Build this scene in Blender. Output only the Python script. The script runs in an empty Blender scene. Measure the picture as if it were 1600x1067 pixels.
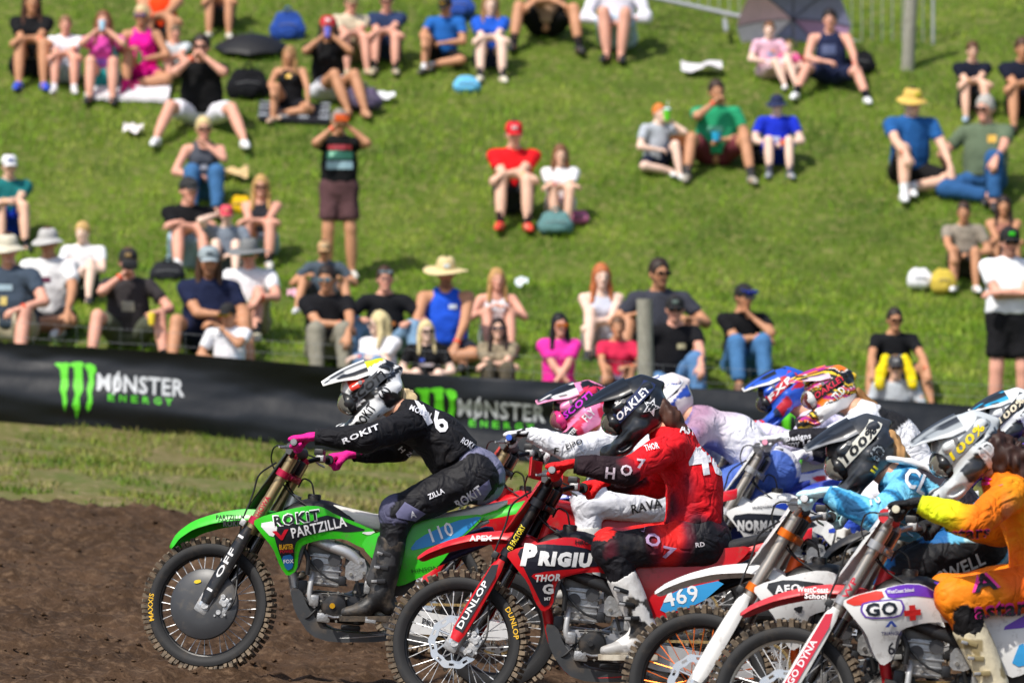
import bpy, bmesh, math, random
import numpy as np
from mathutils import Vector, Matrix
from mathutils.bvhtree import BVHTree
random.seed(7); RNG = np.random.default_rng(11)
scene = bpy.context.scene
COL = scene.collection
# ------------------------------------------------------------------ camera, world, sun, exposure
CAMZ, F, YH = 1.78, 8889.0, 540.0          # eye height (m), focal length (px at 1600 wide), horizon row
cam_d = bpy.data.cameras.new('camera'); cam = bpy.data.objects.new('camera', cam_d); COL.objects.link(cam)
cam.location = (0, 0, CAMZ); cam.rotation_euler = (math.radians(90), 0, 0)
cam_d.lens = 200; cam_d.sensor_width = 36; cam_d.shift_y = 6.5 / 1600
cam_d.clip_start = 0.5; cam_d.clip_end = 1500
cam_d.dof.use_dof = True; cam_d.dof.focus_distance = 27.9; cam_d.dof.aperture_fstop = 3.9
scene.camera = cam
SUN_EL, SUN_AZ = math.radians(52), math.radians(218)     # azimuth clockwise from +Y: behind the camera, to its left
w = bpy.data.worlds.new('World'); scene.world = w; w.use_nodes = True
nt = w.node_tree
sky = nt.nodes.new('ShaderNodeTexSky'); sky.sky_type = 'NISHITA'; sky.sun_disc = False
sky.sun_elevation = SUN_EL; sky.sun_rotation = SUN_AZ; sky.dust_density = 2.0
nt.links.new(sky.outputs[0], nt.nodes['Background'].inputs[0]); nt.nodes['Background'].inputs[1].default_value = 0.115
sun_d = bpy.data.lights.new('sun', 'SUN'); sun_d.energy = 3.8; sun_d.angle = math.radians(1.5); sun_d.color = (1, .95, .87)
sun = bpy.data.objects.new('sun', sun_d); COL.objects.link(sun)
sdir = Vector((math.sin(SUN_AZ) * math.cos(SUN_EL), math.cos(SUN_AZ) * math.cos(SUN_EL), math.sin(SUN_EL)))
sun.rotation_euler = sdir.to_track_quat('Z', 'Y').to_euler(); sun.location = (-20, -10, 40)
vs = scene.view_settings; vs.view_transform = 'Standard'; vs.look = 'None'; vs.exposure = 0.27; vs.gamma = 1
scene.render.engine = 'CYCLES'

# ------------------------------------------------------------------ small maths
def P(px, py, d): return Vector(((px - 800) / F * d, d, CAMZ + (YH - py) / F * d))
V = lambda *a: np.array(a, float)
def unit(v): v = np.asarray(v, float); return v / (np.linalg.norm(v) + 1e-12)
def lerp(a, b, t): return a + (b - a) * t
def hsh(i, j, k, s):
    n = (i * 374761393 + j * 668265263 + k * 2147483647 % 1000003 * 97 + k * 1274126177 + s * 974634777) & 0x7fffffff
    n = ((n ^ (n >> 13)) * 1274126177) & 0x7fffffff
    return ((n ^ (n >> 16)) & 0xffff) / 65535.0
def vnoise(x, y, z=0.0, s=0):
    x, y, z = np.broadcast_arrays(np.asarray(x, float), np.asarray(y, float), np.asarray(z, float))
    xi, yi, zi = np.floor(x).astype(np.int64), np.floor(y).astype(np.int64), np.floor(z).astype(np.int64)
    fx, fy, fz = x - xi, y - yi, z - zi
    fx, fy, fz = [f * f * (3 - 2 * f) for f in (fx, fy, fz)]
    r = 0
    for a in (0, 1):
        for b in (0, 1):
            for c in (0, 1):
                r = r + hsh(xi + a, yi + b, zi + c, s) * (fx if a else 1 - fx) * (fy if b else 1 - fy) * (fz if c else 1 - fz)
    return r
# ------------------------------------------------------------------ terrain height
_d = np.array([-60, 29, 40, 49.8, 50.5, 52.2, 58.2, 64.5, 67, 75, 90, 120, 400.])
_z = np.array([0, 0, .37, .69, .90, 1.62, 2.43, 4.82, 5.8, 9.2, 14, 20, 24.])
_fd = np.arange(-60, 400, .1); _fz = np.interp(_fd, _d, _z)
_kk = np.ones(9) / 9; _fz = np.convolve(np.pad(_fz, 4, mode='edge'), _kk, 'valid')
def zc(d): return np.interp(d, _fd, _fz)
def kx(d): return np.interp(d, [-60, 40, 50, 60, 80, 400], [.0765, .0765, .065, .045, .03, .0])
def ground(x, d): return zc(d) - kx(d) * np.clip(x, -40, 40)
def ray_ground(px, py):
    ds = np.arange(41.5, 85, .05)
    z = CAMZ + (YH - py) / F * ds; x = (px - 800) / F * ds
    hit = np.nonzero(z <= ground(x, ds))[0]
    d = ds[hit[0]] if len(hit) else 70.0
    return d
# ------------------------------------------------------------------ materials
MATS = {}
def mat(name, col, rough=.5, metal=0., bump=0., bscale=60., var=.12, vscale=9., dirt=0., dscale=14., coat=0., spec=.5, vc=False, dcol=(.16, .115, .075), trans=0., stretch=None, dthr=.5):
    if name in MATS: return MATS[name]
    m = bpy.data.materials.new(name); m.use_nodes = True; MATS[name] = m
    t = m.node_tree; N = t.nodes; L = t.links; b = N['Principled BSDF']
    b.inputs['Roughness'].default_value = rough; b.inputs['Metallic'].default_value = metal
    b.inputs['Coat Weight'].default_value = coat; b.inputs['Specular IOR Level'].default_value = spec
    tc = N.new('ShaderNodeTexCoord'); src = tc.outputs['Object']
    if stretch:
        mp = N.new('ShaderNodeMapping'); mp.inputs['Scale'].default_value = stretch; L.new(src, mp.inputs[0]); src = mp.outputs[0]
    if vc:
        a = N.new('ShaderNodeVertexColor'); a.layer_name = 'Col'; cs = a.outputs[0]
    else:
        r = N.new('ShaderNodeRGB'); r.outputs[0].default_value = (*col, 1); cs = r.outputs[0]
    if var:
        n = N.new('ShaderNodeTexNoise'); n.inputs['Scale'].default_value = vscale; n.inputs['Detail'].default_value = 4; L.new(src, n.inputs[0])
        mr = N.new('ShaderNodeMapRange'); mr.inputs[1].default_value = .25; mr.inputs[2].default_value = .75
        mr.inputs[3].default_value = 1 - var; mr.inputs[4].default_value = 1 + var; L.new(n.outputs[0], mr.inputs[0])
        mx = N.new('ShaderNodeVectorMath'); mx.operation = 'SCALE'; L.new(cs, mx.inputs[0]); L.new(mr.outputs[0], mx.inputs['Scale']); cs = mx.outputs[0]
    if dirt:
        n = N.new('ShaderNodeTexNoise'); n.inputs['Scale'].default_value = dscale; n.inputs['Detail'].default_value = 7; n.inputs['Roughness'].default_value = .68; L.new(src, n.inputs[0])
        mr = N.new('ShaderNodeMapRange'); mr.inputs[1].default_value = dthr; mr.inputs[2].default_value = dthr + .22; mr.inputs[3].default_value = 0; mr.inputs[4].default_value = dirt; L.new(n.outputs[0], mr.inputs[0])
        mx = N.new('ShaderNodeMix'); mx.data_type = 'RGBA'; L.new(mr.outputs[0], mx.inputs[0]); L.new(cs, mx.inputs[6]); mx.inputs[7].default_value = (*dcol, 1); cs = mx.outputs[2]
        rr = N.new('ShaderNodeMapRange'); rr.inputs[3].default_value = rough; rr.inputs[4].default_value = .92; L.new(mr.outputs[0], rr.inputs[0]); L.new(rr.outputs[0], b.inputs['Roughness'])
        if metal:
            mm = N.new('ShaderNodeMapRange'); mm.inputs[3].default_value = metal; mm.inputs[4].default_value = 0; L.new(mr.outputs[0], mm.inputs[0]); L.new(mm.outputs[0], b.inputs['Metallic'])
    L.new(cs, b.inputs['Base Color'])
    if bump:
        n = N.new('ShaderNodeTexNoise'); n.inputs['Scale'].default_value = bscale; n.inputs['Detail'].default_value = 3; L.new(src, n.inputs[0])
        bp = N.new('ShaderNodeBump'); bp.inputs['Strength'].default_value = min(1, bump); bp.inputs['Distance'].default_value = .01 * max(1, bump); L.new(n.outputs[0], bp.inputs['Height']); L.new(bp.outputs[0], b.inputs['Normal'])
    if trans: b.inputs['Transmission Weight'].default_value = trans
    return m
def srgb(h):
    c = [int(h[i:i + 2], 16) / 255 for i in (0, 2, 4)]
    return tuple(x / 12.92 if x <= .04045 else ((x + .055) / 1.055) ** 2.4 for x in c)
def plastic(h, dirt=.5): return mat('plastic_' + h + ('d' if dirt else ''), srgb(h), .33, coat=.2, var=.06, dirt=dirt * 1.2, dscale=24, dthr=.54, bump=.05, bscale=25)
def ink(h): return mat('print_' + h, srgb(h), .4, var=.03)
def cloth(h, r=.85): return mat('cloth_' + h, srgb(h), r, var=.12, vscale=16, bump=.6, bscale=22, spec=.25)
# ------------------------------------------------------------------ objects
def meta(o, label=None, cat=None, group=None, kind=None):
    if label: o['label'] = label
    if cat: o['category'] = cat
    if group: o['group'] = group
    if kind: o['kind'] = kind
    return o
def empty(name, loc=(0, 0, 0), rot=(0, 0, 0), parent=None):
    o = bpy.data.objects.new(name, None); COL.objects.link(o); o.location = loc; o.rotation_euler = rot; o.empty_display_size = .1
    if parent: o.parent = parent
    return o
def link(name, me, parent=None, mats=(), mtx=None):
    o = bpy.data.objects.new(name, me); COL.objects.link(o)
    if parent: o.parent = parent
    if mtx is not None: o.matrix_local = mtx
    if len(me.materials) == 0:
        for m in (mats if isinstance(mats, (list, tuple)) else [mats]): me.materials.append(m)
    return o
def fast_mesh(name, verts, faces, smooth=True, cols=None):
    """verts (n,3) array, faces (m,k) int array (all quads or all tris)"""
    me = bpy.data.meshes.new(name); verts = np.asarray(verts, np.float32); faces = np.asarray(faces, np.int32)
    n, (m, k) = len(verts), faces.shape
    me.vertices.add(n); me.vertices.foreach_set('co', verts.ravel())
    me.loops.add(m * k); me.loops.foreach_set('vertex_index', faces.ravel())
    me.polygons.add(m); me.polygons.foreach_set('loop_start', np.arange(m, dtype=np.int32) * k)
    me.polygons.foreach_set('use_smooth', np.full(m, smooth))
    me.update(calc_edges=True)
    if cols is not None:
        a = me.color_attributes.new('Col', 'FLOAT_COLOR', 'POINT')
        c = np.ones((n, 4), np.float32); c[:, :3] = cols; a.data.foreach_set('color', c.ravel())
    return me
class MB:
    """collects shapes; build() links them as one mesh object"""
    def __init__(s): s.v = []; s.f = []; s.mi = []; s.cm = 0
    def add(s, vs, fs):
        b = len(s.v); s.v += [tuple(map(float, v)) for v in vs]; s.f += [tuple(b + i for i in f) for f in fs]; s.mi += [s.cm] * len(fs); return s
    def box(s, c, size, R=None, bev=.0):
        hx, hy, hz = [q / 2 for q in size]
        if bev <= 0:
            vs = [V(x, y, z) for x in (-hx, hx) for y in (-hy, hy) for z in (-hz, hz)]
            fs = [(0, 1, 3, 2), (4, 6, 7, 5), (0, 4, 5, 1), (2, 3, 7, 6), (0, 2, 6, 4), (1, 5, 7, 3)]
        else:
            bm = bmesh.new(); bmesh.ops.create_cube(bm, size=1)
            for v in bm.verts: v.co = Vector((v.co.x * 2 * hx, v.co.y * 2 * hy, v.co.z * 2 * hz))
            bmesh.ops.bevel(bm, geom=list(bm.edges), offset=min(bev, .45 * min(size)), segments=2, affect='EDGES', profile=.6)
            bm.verts.index_update(); vs = [np.array(v.co) for v in bm.verts]; fs = [[v.index for v in f.verts] for f in bm.faces]; bm.free()
        R = np.eye(3) if R is None else np.asarray(R); c = np.asarray(c, float)
        return s.add([R @ v + c for v in vs], fs)
    def tube(s, pts, rad, seg=10, caps=True, sq=1.0):
        pts = [np.asarray(p, float) for p in pts]; n = len(pts)
        if np.isscalar(rad): rad = [rad] * n
        t0 = unit(pts[1] - pts[0]); a = V(0, 1, 0) if abs(t0[1]) < .9 else V(1, 0, 0)
        u = unit(np.cross(t0, a)); vs = []; fs = []
        for i in range(n):
            t = unit(pts[min(i + 1, n - 1)] - pts[max(i - 1, 0)])
            u = unit(u - t * np.dot(u, t)); v = np.cross(t, u)
            for k in range(seg):
                an = 2 * math.pi * k / seg; vs.append(pts[i] + rad[i] * (math.cos(an) * u + sq * math.sin(an) * v))
        for i in range(n - 1):
            for k in range(seg):
                k2 = (k + 1) % seg; fs.append((i * seg + k, i * seg + k2, (i + 1) * seg + k2, (i + 1) * seg + k))
        if caps: fs.append(tuple(range(seg - 1, -1, -1))); fs.append(tuple((n - 1) * seg + k for k in range(seg)))
        return s.add(vs, fs)
    def lathe(s, prof, c=(0, 0, 0), axis='y', seg=32, closed=False, R=None):
        """prof: list of (radius, offset along axis)"""
        c = np.asarray(c, float); vs = []; n = len(prof); fs = []
        for k in range(seg):
            an = 2 * math.pi * k / seg; ca, sa = math.cos(an), math.sin(an)
            for r, h in prof:
                p = V(r * ca, h, r * sa) if axis == 'y' else (V(r * ca, r * sa, h) if axis == 'z' else V(h, r * ca, r * sa))
                vs.append((R @ p if R is not None else p) + c)
        for k in range(seg):
            k2 = (k + 1) % seg
            for i in range(n if closed else n - 1):
                j = (i + 1) % n; fs.append((k * n + i, k * n + j, k2 * n + j, k2 * n + i))
        return s.add(vs, fs)
    def disc(s, c, r, y0, y1, seg=20, axis='y', bev=.003):
        return s.lathe([(0.0001, y0), (r - bev, y0), (r, y0 + bev if y1 > y0 else y0 - bev), (r, y1), (0.0001, y1)], c, axis, seg)
    def grid(s, G, closed_u=False):
        G = np.asarray(G, float); n, m, _ = G.shape; fs = []
        for i in range(n - 1 + (1 if closed_u else 0)):
            for j in range(m - 1): fs.append((i * m + j, ((i + 1) % n) * m + j, ((i + 1) % n) * m + j + 1, i * m + j + 1))
        return s.add(G.reshape(-1, 3), fs)
    def slab(s, G, T):
        """grid surface G (n,m,3) with thickness offset T"""
        G = np.asarray(G, float); T = np.asarray(T, float); n, m, _ = G.shape; B = G + T; k = n * m; fs = []
        for i in range(n - 1):
            for j in range(m - 1):
                a, b, c, d = i * m + j, (i + 1) * m + j, (i + 1) * m + j + 1, i * m + j + 1
                fs += [(a, b, c, d), (d + k, c + k, b + k, a + k)]
        for i in range(n - 1):
            for j in (0, m - 1): fs.append((i * m + j, (i + 1) * m + j, (i + 1) * m + j + k, i * m + j + k))
        for j in range(m - 1):
            for i in (0, n - 1): fs.append((i * m + j, i * m + j + 1, i * m + j + 1 + k, i * m + j + k))
        return s.add(np.concatenate([G.reshape(-1, 3), B.reshape(-1, 3)]), fs)
    def prism(s, outline, y0, y1, plane='xz'):
        n = len(outline); mk = (lambda p, y: V(p[0], y, p[1])) if plane == 'xz' else (lambda p, y: V(p[0], p[1], y))
        vs = [mk(p, y0) for p in outline] + [mk(p, y1) for p in outline]
        fs = [tuple(range(n)), tuple(range(2 * n - 1, n - 1, -1))] + [(i, (i + 1) % n, (i + 1) % n + n, i + n) for i in range(n)]
        return s.add(vs, fs)
    def xf(s, M):
        s.v = [tuple(M @ Vector(v)) for v in s.v]; return s
    def mesh(s, name, mats, smooth=40):
        me = bpy.data.meshes.new(name); me.from_pydata(s.v, [], s.f)
        for m in (mats if isinstance(mats, (list, tuple)) else [mats]): me.materials.append(m)
        if s.cm or any(s.mi): me.polygons.foreach_set('material_index', s.mi)
        bm = bmesh.new(); bm.from_mesh(me); bmesh.ops.recalc_face_normals(bm, faces=bm.faces); bm.to_mesh(me); bm.free()
        if smooth:
            me.polygons.foreach_set('use_smooth', [True] * len(me.polygons)); me.set_sharp_from_angle(angle=math.radians(smooth))
        me.update(); return me
    def build(s, name, mats, parent=None, mtx=None, smooth=40): return link(name, s.mesh(name, mats, smooth), parent, mats, mtx)
def chaikin(o, it=1, closed=True):
    o = [np.asarray(p, float) for p in o]
    for _ in range(it):
        q = []
        n = len(o)
        for i in range(n if closed else n - 1):
            a, b = o[i], o[(i + 1) % n]; q += [a * .8 + b * .2, a * .2 + b * .8]
        o = q if closed else [o[0]] + q + [o[-1]]
    return o
# flat 2-D shapes (polygons, lettering) cut on a grid so that they can follow a curved surface
def cut_flat(bm, step, axes=(0, 1)):
    for ax in axes:
        lo = min(v.co[ax] for v in bm.verts); hi = max(v.co[ax] for v in bm.verts)
        nrm = Vector((0, 0, 0)); nrm[ax] = 1
        x = math.floor(lo / step) * step + step
        while x < hi - 1e-5:
            co = Vector((0, 0, 0)); co[ax] = x
            bmesh.ops.bisect_plane(bm, geom=bm.verts[:] + bm.edges[:] + bm.faces[:], plane_co=co, plane_no=nrm, dist=1e-6); x += step
def flat_poly(outline, step=.04):
    bm = bmesh.new(); bm.faces.new([bm.verts.new((p[0], p[1], 0)) for p in outline]); bmesh.ops.recalc_face_normals(bm, faces=bm.faces)
    if step: cut_flat(bm, step)
    bmesh.ops.triangulate(bm, faces=bm.faces[:])
    bm.verts.index_update(); vs = np.array([v.co[:] for v in bm.verts]); fs = [[v.index for v in f.verts] for f in bm.faces]; bm.free(); return vs[:, :2], fs
TXT = {}
def flat_text(s, bold=.0, step=.5, shear=0.):
    """unit-height lettering, origin at its left end on the baseline -> verts (n,2), faces, width"""
    key = (s, bold, step, shear)
    if key in TXT: return TXT[key]
    c = bpy.data.curves.new('t', 'FONT'); c.body = s; c.size = 1.37; c.offset = bold; c.resolution_u = 2; c.shear = shear; c.space_character = 1 + bold * 2
    o = bpy.data.objects.new('t', c); me = bpy.data.meshes.new_from_object(o)
    bm = bmesh.new(); bm.from_mesh(me)
    if step: cut_flat(bm, step)
    bmesh.ops.triangulate(bm, faces=bm.faces[:]); bm.verts.index_update()
    vs = np.array([v.co[:] for v in bm.verts])[:, :2]; fs = [[v.index for v in f.verts] for f in bm.faces]
    bm.free(); bpy.data.objects.remove(o); bpy.data.curves.remove(c); bpy.data.meshes.remove(me)
    wd = vs[:, 0].max(); TXT[key] = (vs, fs, wd); return TXT[key]
def place2(vs, at, size, ang=0., wd=None, target=None, center=False):
    """scale/rotate flat lettering: at=(x,z), size=height, target = wanted width"""
    q = vs.copy()
    if target and wd: q[:, 0] *= target / (wd * size)
    if center: q[:, 0] -= q[:, 0].max() / 2; q[:, 1] -= .5
    q = q * size; c, s = math.cos(ang), math.sin(ang)
    return np.stack([at[0] + q[:, 0] * c - q[:, 1] * s, at[1] + q[:, 0] * s + q[:, 1] * c], 1)
# ------------------------------------------------------------------ signed-distance modelling (bodies, clothes, helmets)
class Sdf:
    def __init__(s, k=.03): s.p = []; s.k = k
    def cone(s, a, b, ra, rb, k=None, flat=0, sq=None, tag=0, sub=False, mid=None):
        s.p.append(dict(t='c', a=np.asarray(a, float), b=np.asarray(b, float), ra=ra, rb=rb, k=s.k if k is None else k, flat=flat, sq=None if sq is None else (unit(sq[0]), sq[1]), tag=tag, sub=sub, mid=mid)); return s
    def ell(s, c, r, R=None, k=None, tag=0, sub=False):
        s.p.append(dict(t='e', c=np.asarray(c, float), r=np.asarray(r, float), R=R if R is None else np.asarray(R, float), k=s.k if k is None else k, tag=tag, sub=sub)); return s
    @staticmethod
    def dist(p, x, y, z):
        if p['t'] == 'c':
            a, b = p['a'], p['b']; ba = b - a; L2 = ba @ ba + 1e-12
            vx, vy, vz = x - a[0], y - a[1], z - a[2]
            tr = (vx * ba[0] + vy * ba[1] + vz * ba[2]) / L2; t = np.clip(tr, 0, 1)
            wx, wy, wz = vx - t * ba[0], vy - t * ba[1], vz - t * ba[2]
            if p['sq']:
                n, q = p['sq']; c = (wx * n[0] + wy * n[1] + wz * n[2]) * (1 / q - 1); wx, wy, wz = wx + c * n[0], wy + c * n[1], wz + c * n[2]
            r = p['ra'] + (p['rb'] - p['ra']) * t
            if p['mid']: r = r + p['mid'] * 4 * t * (1 - t)
            d = np.sqrt(wx * wx + wy * wy + wz * wz) - r
            L = math.sqrt(L2)
            if p['flat'] & 2: d = np.maximum(d, (tr - 1) * L)
            if p['flat'] & 1: d = np.maximum(d, -tr * L)
            return d
        c, r = p['c'], p['r']; vx, vy, vz = x - c[0], y - c[1], z - c[2]
        if p['R'] is not None:
            R = p['R']; vx, vy, vz = [R[0][i] * vx + R[1][i] * vy + R[2][i] * vz for i in range(3)]
        k0 = np.sqrt((vx / r[0]) ** 2 + (vy / r[1]) ** 2 + (vz / r[2]) ** 2)
        k1 = np.sqrt((vx / r[0] ** 2) ** 2 + (vy / r[1] ** 2) ** 2 + (vz / r[2] ** 2) ** 2) + 1e-9
        return k0 * (k0 - 1) / k1
    @staticmethod
    def bb(p):
        if p['t'] == 'c':
            R = max(p['ra'], p['rb']) + (p['mid'] or 0); return np.minimum(p['a'], p['b']) - R, np.maximum(p['a'], p['b']) + R
        R = p['r'].max() if p['R'] is not None else p['r']; return p['c'] - R, p['c'] + R
    def mesh(s, cell, zones=(), relax=1):
        """zones: (centre, half size, fine cell). returns verts, quads, tags"""
        bbs = [s.bb(p) for p in s.p]; pos = [b for b, p in zip(bbs, s.p) if not p['sub']]
        lo = np.min([b[0] for b in pos], 0) - 2.2 * cell; hi = np.max([b[1] for b in pos], 0) + 2.2 * cell
        ax = []
        for i in range(3):
            x = lo[i]; a = [x]
            while x < hi[i]:
                h = cell
                for c, hs, fc in zones:
                    if abs(x - c[i]) < hs: h = min(h, fc)
                x += h; a.append(x)
            ax.append(np.array(a))
        X, Y, Z = ax; Fd = np.full((len(X), len(Y), len(Z)), .25)
        for p, (l, h) in zip(s.p, bbs):
            m = p['k'] + 2.5 * cell; sl = []
            for i in range(3):
                i0 = max(0, np.searchsorted(ax[i], l[i] - m) - 1); i1 = min(len(ax[i]), np.searchsorted(ax[i], h[i] + m) + 1); sl.append(slice(i0, i1))
            if any(q.stop <= q.start for q in sl): continue
            d = s.dist(p, X[sl[0]][:, None, None], Y[sl[1]][None, :, None], Z[sl[2]][None, None, :]); f = Fd[tuple(sl)]; k = max(p['k'], 1e-5)
            if p['sub']: hh = np.maximum(k - np.abs(f + d), 0) / k; Fd[tuple(sl)] = np.maximum(f, -d) + hh * hh * k * .25
            else: hh = np.maximum(k - np.abs(f - d), 0) / k; Fd[tuple(sl)] = np.minimum(f, d) - hh * hh * k * .25
        I = Fd < 0
        cnt = sum(I[a:len(X) - 1 + a, b:len(Y) - 1 + b, c:len(Z) - 1 + c].astype(np.int8) for a in (0, 1) for b in (0, 1) for c in (0, 1))
        act = np.argwhere((cnt > 0) & (cnt < 8)); idx = -np.ones(cnt.shape, np.int64); idx[tuple(act.T)] = np.arange(len(act))
        cor = [(a, b, c) for a in (0, 1) for b in (0, 1) for c in (0, 1)]
        fv = np.stack([Fd[act[:, 0] + a, act[:, 1] + b, act[:, 2] + c] for a, b, c in cor], 1)
        pv = np.stack([np.stack([X[act[:, 0] + a], Y[act[:, 1] + b], Z[act[:, 2] + c]], 1) for a, b, c in cor], 1)
        acc = np.zeros((len(act), 3)); n = np.zeros(len(act))
        for i in range(8):
            for j in range(i + 1, 8):
                if sum(abs(cor[i][q] - cor[j][q]) for q in range(3)) != 1: continue
                cr = (fv[:, i] < 0) != (fv[:, j] < 0); t = fv[:, i] / (fv[:, i] - fv[:, j] + 1e-12)
                acc[cr] += (pv[:, i] + t[:, None] * (pv[:, j] - pv[:, i]))[cr]; n[cr] += 1
        verts = acc / np.maximum(n, 1)[:, None]; quads = []
        for axn in range(3):
            o = [(0, 1, 2), (1, 2, 0), (2, 0, 1)][axn]
            sa = [slice(None)] * 3; sb = [slice(None)] * 3; sa[axn] = slice(0, -1); sb[axn] = slice(1, None)
            A, B = I[tuple(sa)], I[tuple(sb)]; e = np.argwhere(A != B)
            ok = (e[:, o[1]] > 0) & (e[:, o[2]] > 0) & (e[:, o[1]] < idx.shape[o[1]]) & (e[:, o[2]] < idx.shape[o[2]]); e = e[ok]
            ins = A[tuple(e.T)]; u = np.zeros(3, int); u[o[1]] = 1; v = np.zeros(3, int); v[o[2]] = 1
            q = np.stack([idx[tuple((e - u - v).T)], idx[tuple((e - v).T)], idx[tuple(e.T)], idx[tuple((e - u).T)]], 1)
            q[~ins] = q[~ins][:, ::-1]; quads.append(q)
        quads = np.concatenate(quads); quads = quads[(quads >= 0).all(1)]
        for _ in range(relax):
            a = np.zeros_like(verts); c = np.zeros(len(verts))
            for i in range(4):
                np.add.at(a, quads[:, i], verts[quads[:, (i + 1) % 4]]); np.add.at(a, quads[:, i], verts[quads[:, (i + 3) % 4]]); np.add.at(c, quads[:, i], 2)
            verts = verts * .5 + .5 * a / np.maximum(c, 1)[:, None]
        best = np.full(len(verts), 9.); tag = np.zeros(len(verts), int)
        for p in s.p:
            if p['sub']: continue
            d = s.dist(p, verts[:, 0], verts[:, 1], verts[:, 2]); m = d < best; best[m] = d[m]; tag[m] = p['tag']
        return verts, quads, tag
def vnormals(v, q):
    n = np.cross(v[q[:, 2]] - v[q[:, 0]], v[q[:, 3 % q.shape[1]]] - v[q[:, 1]]) if q.shape[1] == 4 else np.cross(v[q[:, 1]] - v[q[:, 0]], v[q[:, 2]] - v[q[:, 0]])
    a = np.zeros_like(v)
    for i in range(q.shape[1]): np.add.at(a, q[:, i], n)
    return a / (np.linalg.norm(a, axis=1, keepdims=True) + 1e-12)
def wrinkle(v, q, amp, fr, s=0, stretch=(1, 1, 1)):
    n = vnormals(v, q); p = v * fr * np.asarray(stretch)
    h = (1 - np.abs(2 * vnoise(p[:, 0], p[:, 1], p[:, 2], s) - 1)) ** 2 + .5 * vnoise(p[:, 0] * 2.3, p[:, 1] * 2.3, p[:, 2] * 2.3, s + 5) - .6
    return v + n * (h * amp)[:, None]
def ik(a, b, la, lb, pole):
    a, b, pole = map(lambda q: np.asarray(q, float), (a, b, pole)); d = b - a; L = np.linalg.norm(d); u = d / (L + 1e-9)
    if L > (la + lb) * .995: b = a + u * (la + lb) * .995; L = (la + lb) * .995
    if L < abs(la - lb) + .02: L = abs(la - lb) + .02
    x = (la * la - lb * lb + L * L) / (2 * L); h = math.sqrt(max(0, la * la - x * x))
    w_ = pole - a; w_ = w_ - u * (w_ @ u); return a + u * x + unit(w_) * h, b
def rot(axis, deg): return np.array(Matrix.Rotation(math.radians(deg), 3, axis))
# hand template: wrist at the origin, fingers along +x, thumb on +y, back of the hand +z
HANDS = {}
def hand_mesh(kind, cell=.0065, glove=0.):
    key = (kind, cell, glove)
    if key in HANDS: return HANDS[key]
    s = Sdf(.008); g = glove
    s.cone((-.05, 0, 0), (.01, 0, 0), .024 + g, .026 + g, k=.02, sq=((0, 0, 1), .8))
    s.cone((.01, 0, 0), (.075, .004, 0), .036 + g, .040 + g, k=.02, sq=((0, 0, 1), .42))
    c = {'relaxed': (22, 32, 22), 'flat': (6, 8, 5), 'grip': (62, 78, 52), 'fist': (75, 95, 60)}[kind]
    for i, (y, ln, x0) in enumerate(((.030, .9, .078), (.011, 1., .084), (-.009, .94, .080), (-.027, .76, .072))):
        p = V(x0, y, .004); an = 0; r = .0092 + g
        for sg, dl in zip((.043, .028, .022), c):
            an += dl + i * 2; q = p + V(math.cos(math.radians(an)), (.05 if kind == 'relaxed' else 0) * (1 - i * .7), -math.sin(math.radians(an))) * sg * ln
            s.cone(p, q, r, r * .9, k=.006); p = q; r *= .92
    if kind in ('grip', 'fist'): tp = [(.02, .03, -.004), (.055, .048, -.03), (.07, .03, -.055), (.085, .01, -.062)]
    else: tp = [(.02, .026, -.002), (.05, .052, -.012), (.078, .064, -.022), (.10, .066, -.026)]
    for a, b, ra, rb in zip(tp[:-1], tp[1:], (.016, .012, .0105), (.012, .0105, .009)): s.cone(a, b, ra + g, rb + g, k=.012)
    v, q, t = s.mesh(cell); HANDS[key] = (v, q); return HANDS[key]
def hand_at(kind, wrist, fdir, back, left, scale=1., cell=.0065, glove=0.):
    v, q = hand_mesh(kind, cell, glove); x = unit(fdir); z = unit(np.asarray(back, float) - x * (np.asarray(back, float) @ x)); y = np.cross(z, x)
    v = v * scale; q = q.copy()
    # with x fingers and z back, +y is the left of the hand: thumb side of a right hand
    if left: v = v * V(1, -1, 1); q = q[:, ::-1]
    return v @ np.stack([x, y, z]) + np.asarray(wrist, float), q
def join(parts):
    vs, qs, n = [], [], 0
    for v, q in parts: vs.append(v); qs.append(q + n); n += len(v)
    return np.concatenate(vs), np.concatenate(qs)
def project(shapes, verts, quads, N, lift=.003, start=.6):
    """cast flat 3-D point sets onto a mesh along N; shapes: list of (points3, faces). returns MB"""
    t = BVHTree.FromPolygons([tuple(v) for v in verts], [tuple(map(int, f)) for f in quads]); N = Vector(N).normalized(); mb = MB()
    for pts, fs in shapes:
        out = []; ok = []
        for p in pts:
            h = t.ray_cast(Vector(p) - N * start, N, start * 2.5)
            ok.append(h[0] is not None); out.append(h[0] - N * lift * .4 + h[1] * (lift if h[1].dot(N) < 0 else -lift) if h[0] is not None else Vector(p))
        fs2 = [f for f in fs if all(ok[i] for i in f) and max((out[f[i]] - out[f[i - 1]]).length for i in range(len(f))) < .09]
        if fs2: mb.add(out, fs2)
    return mb
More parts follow.
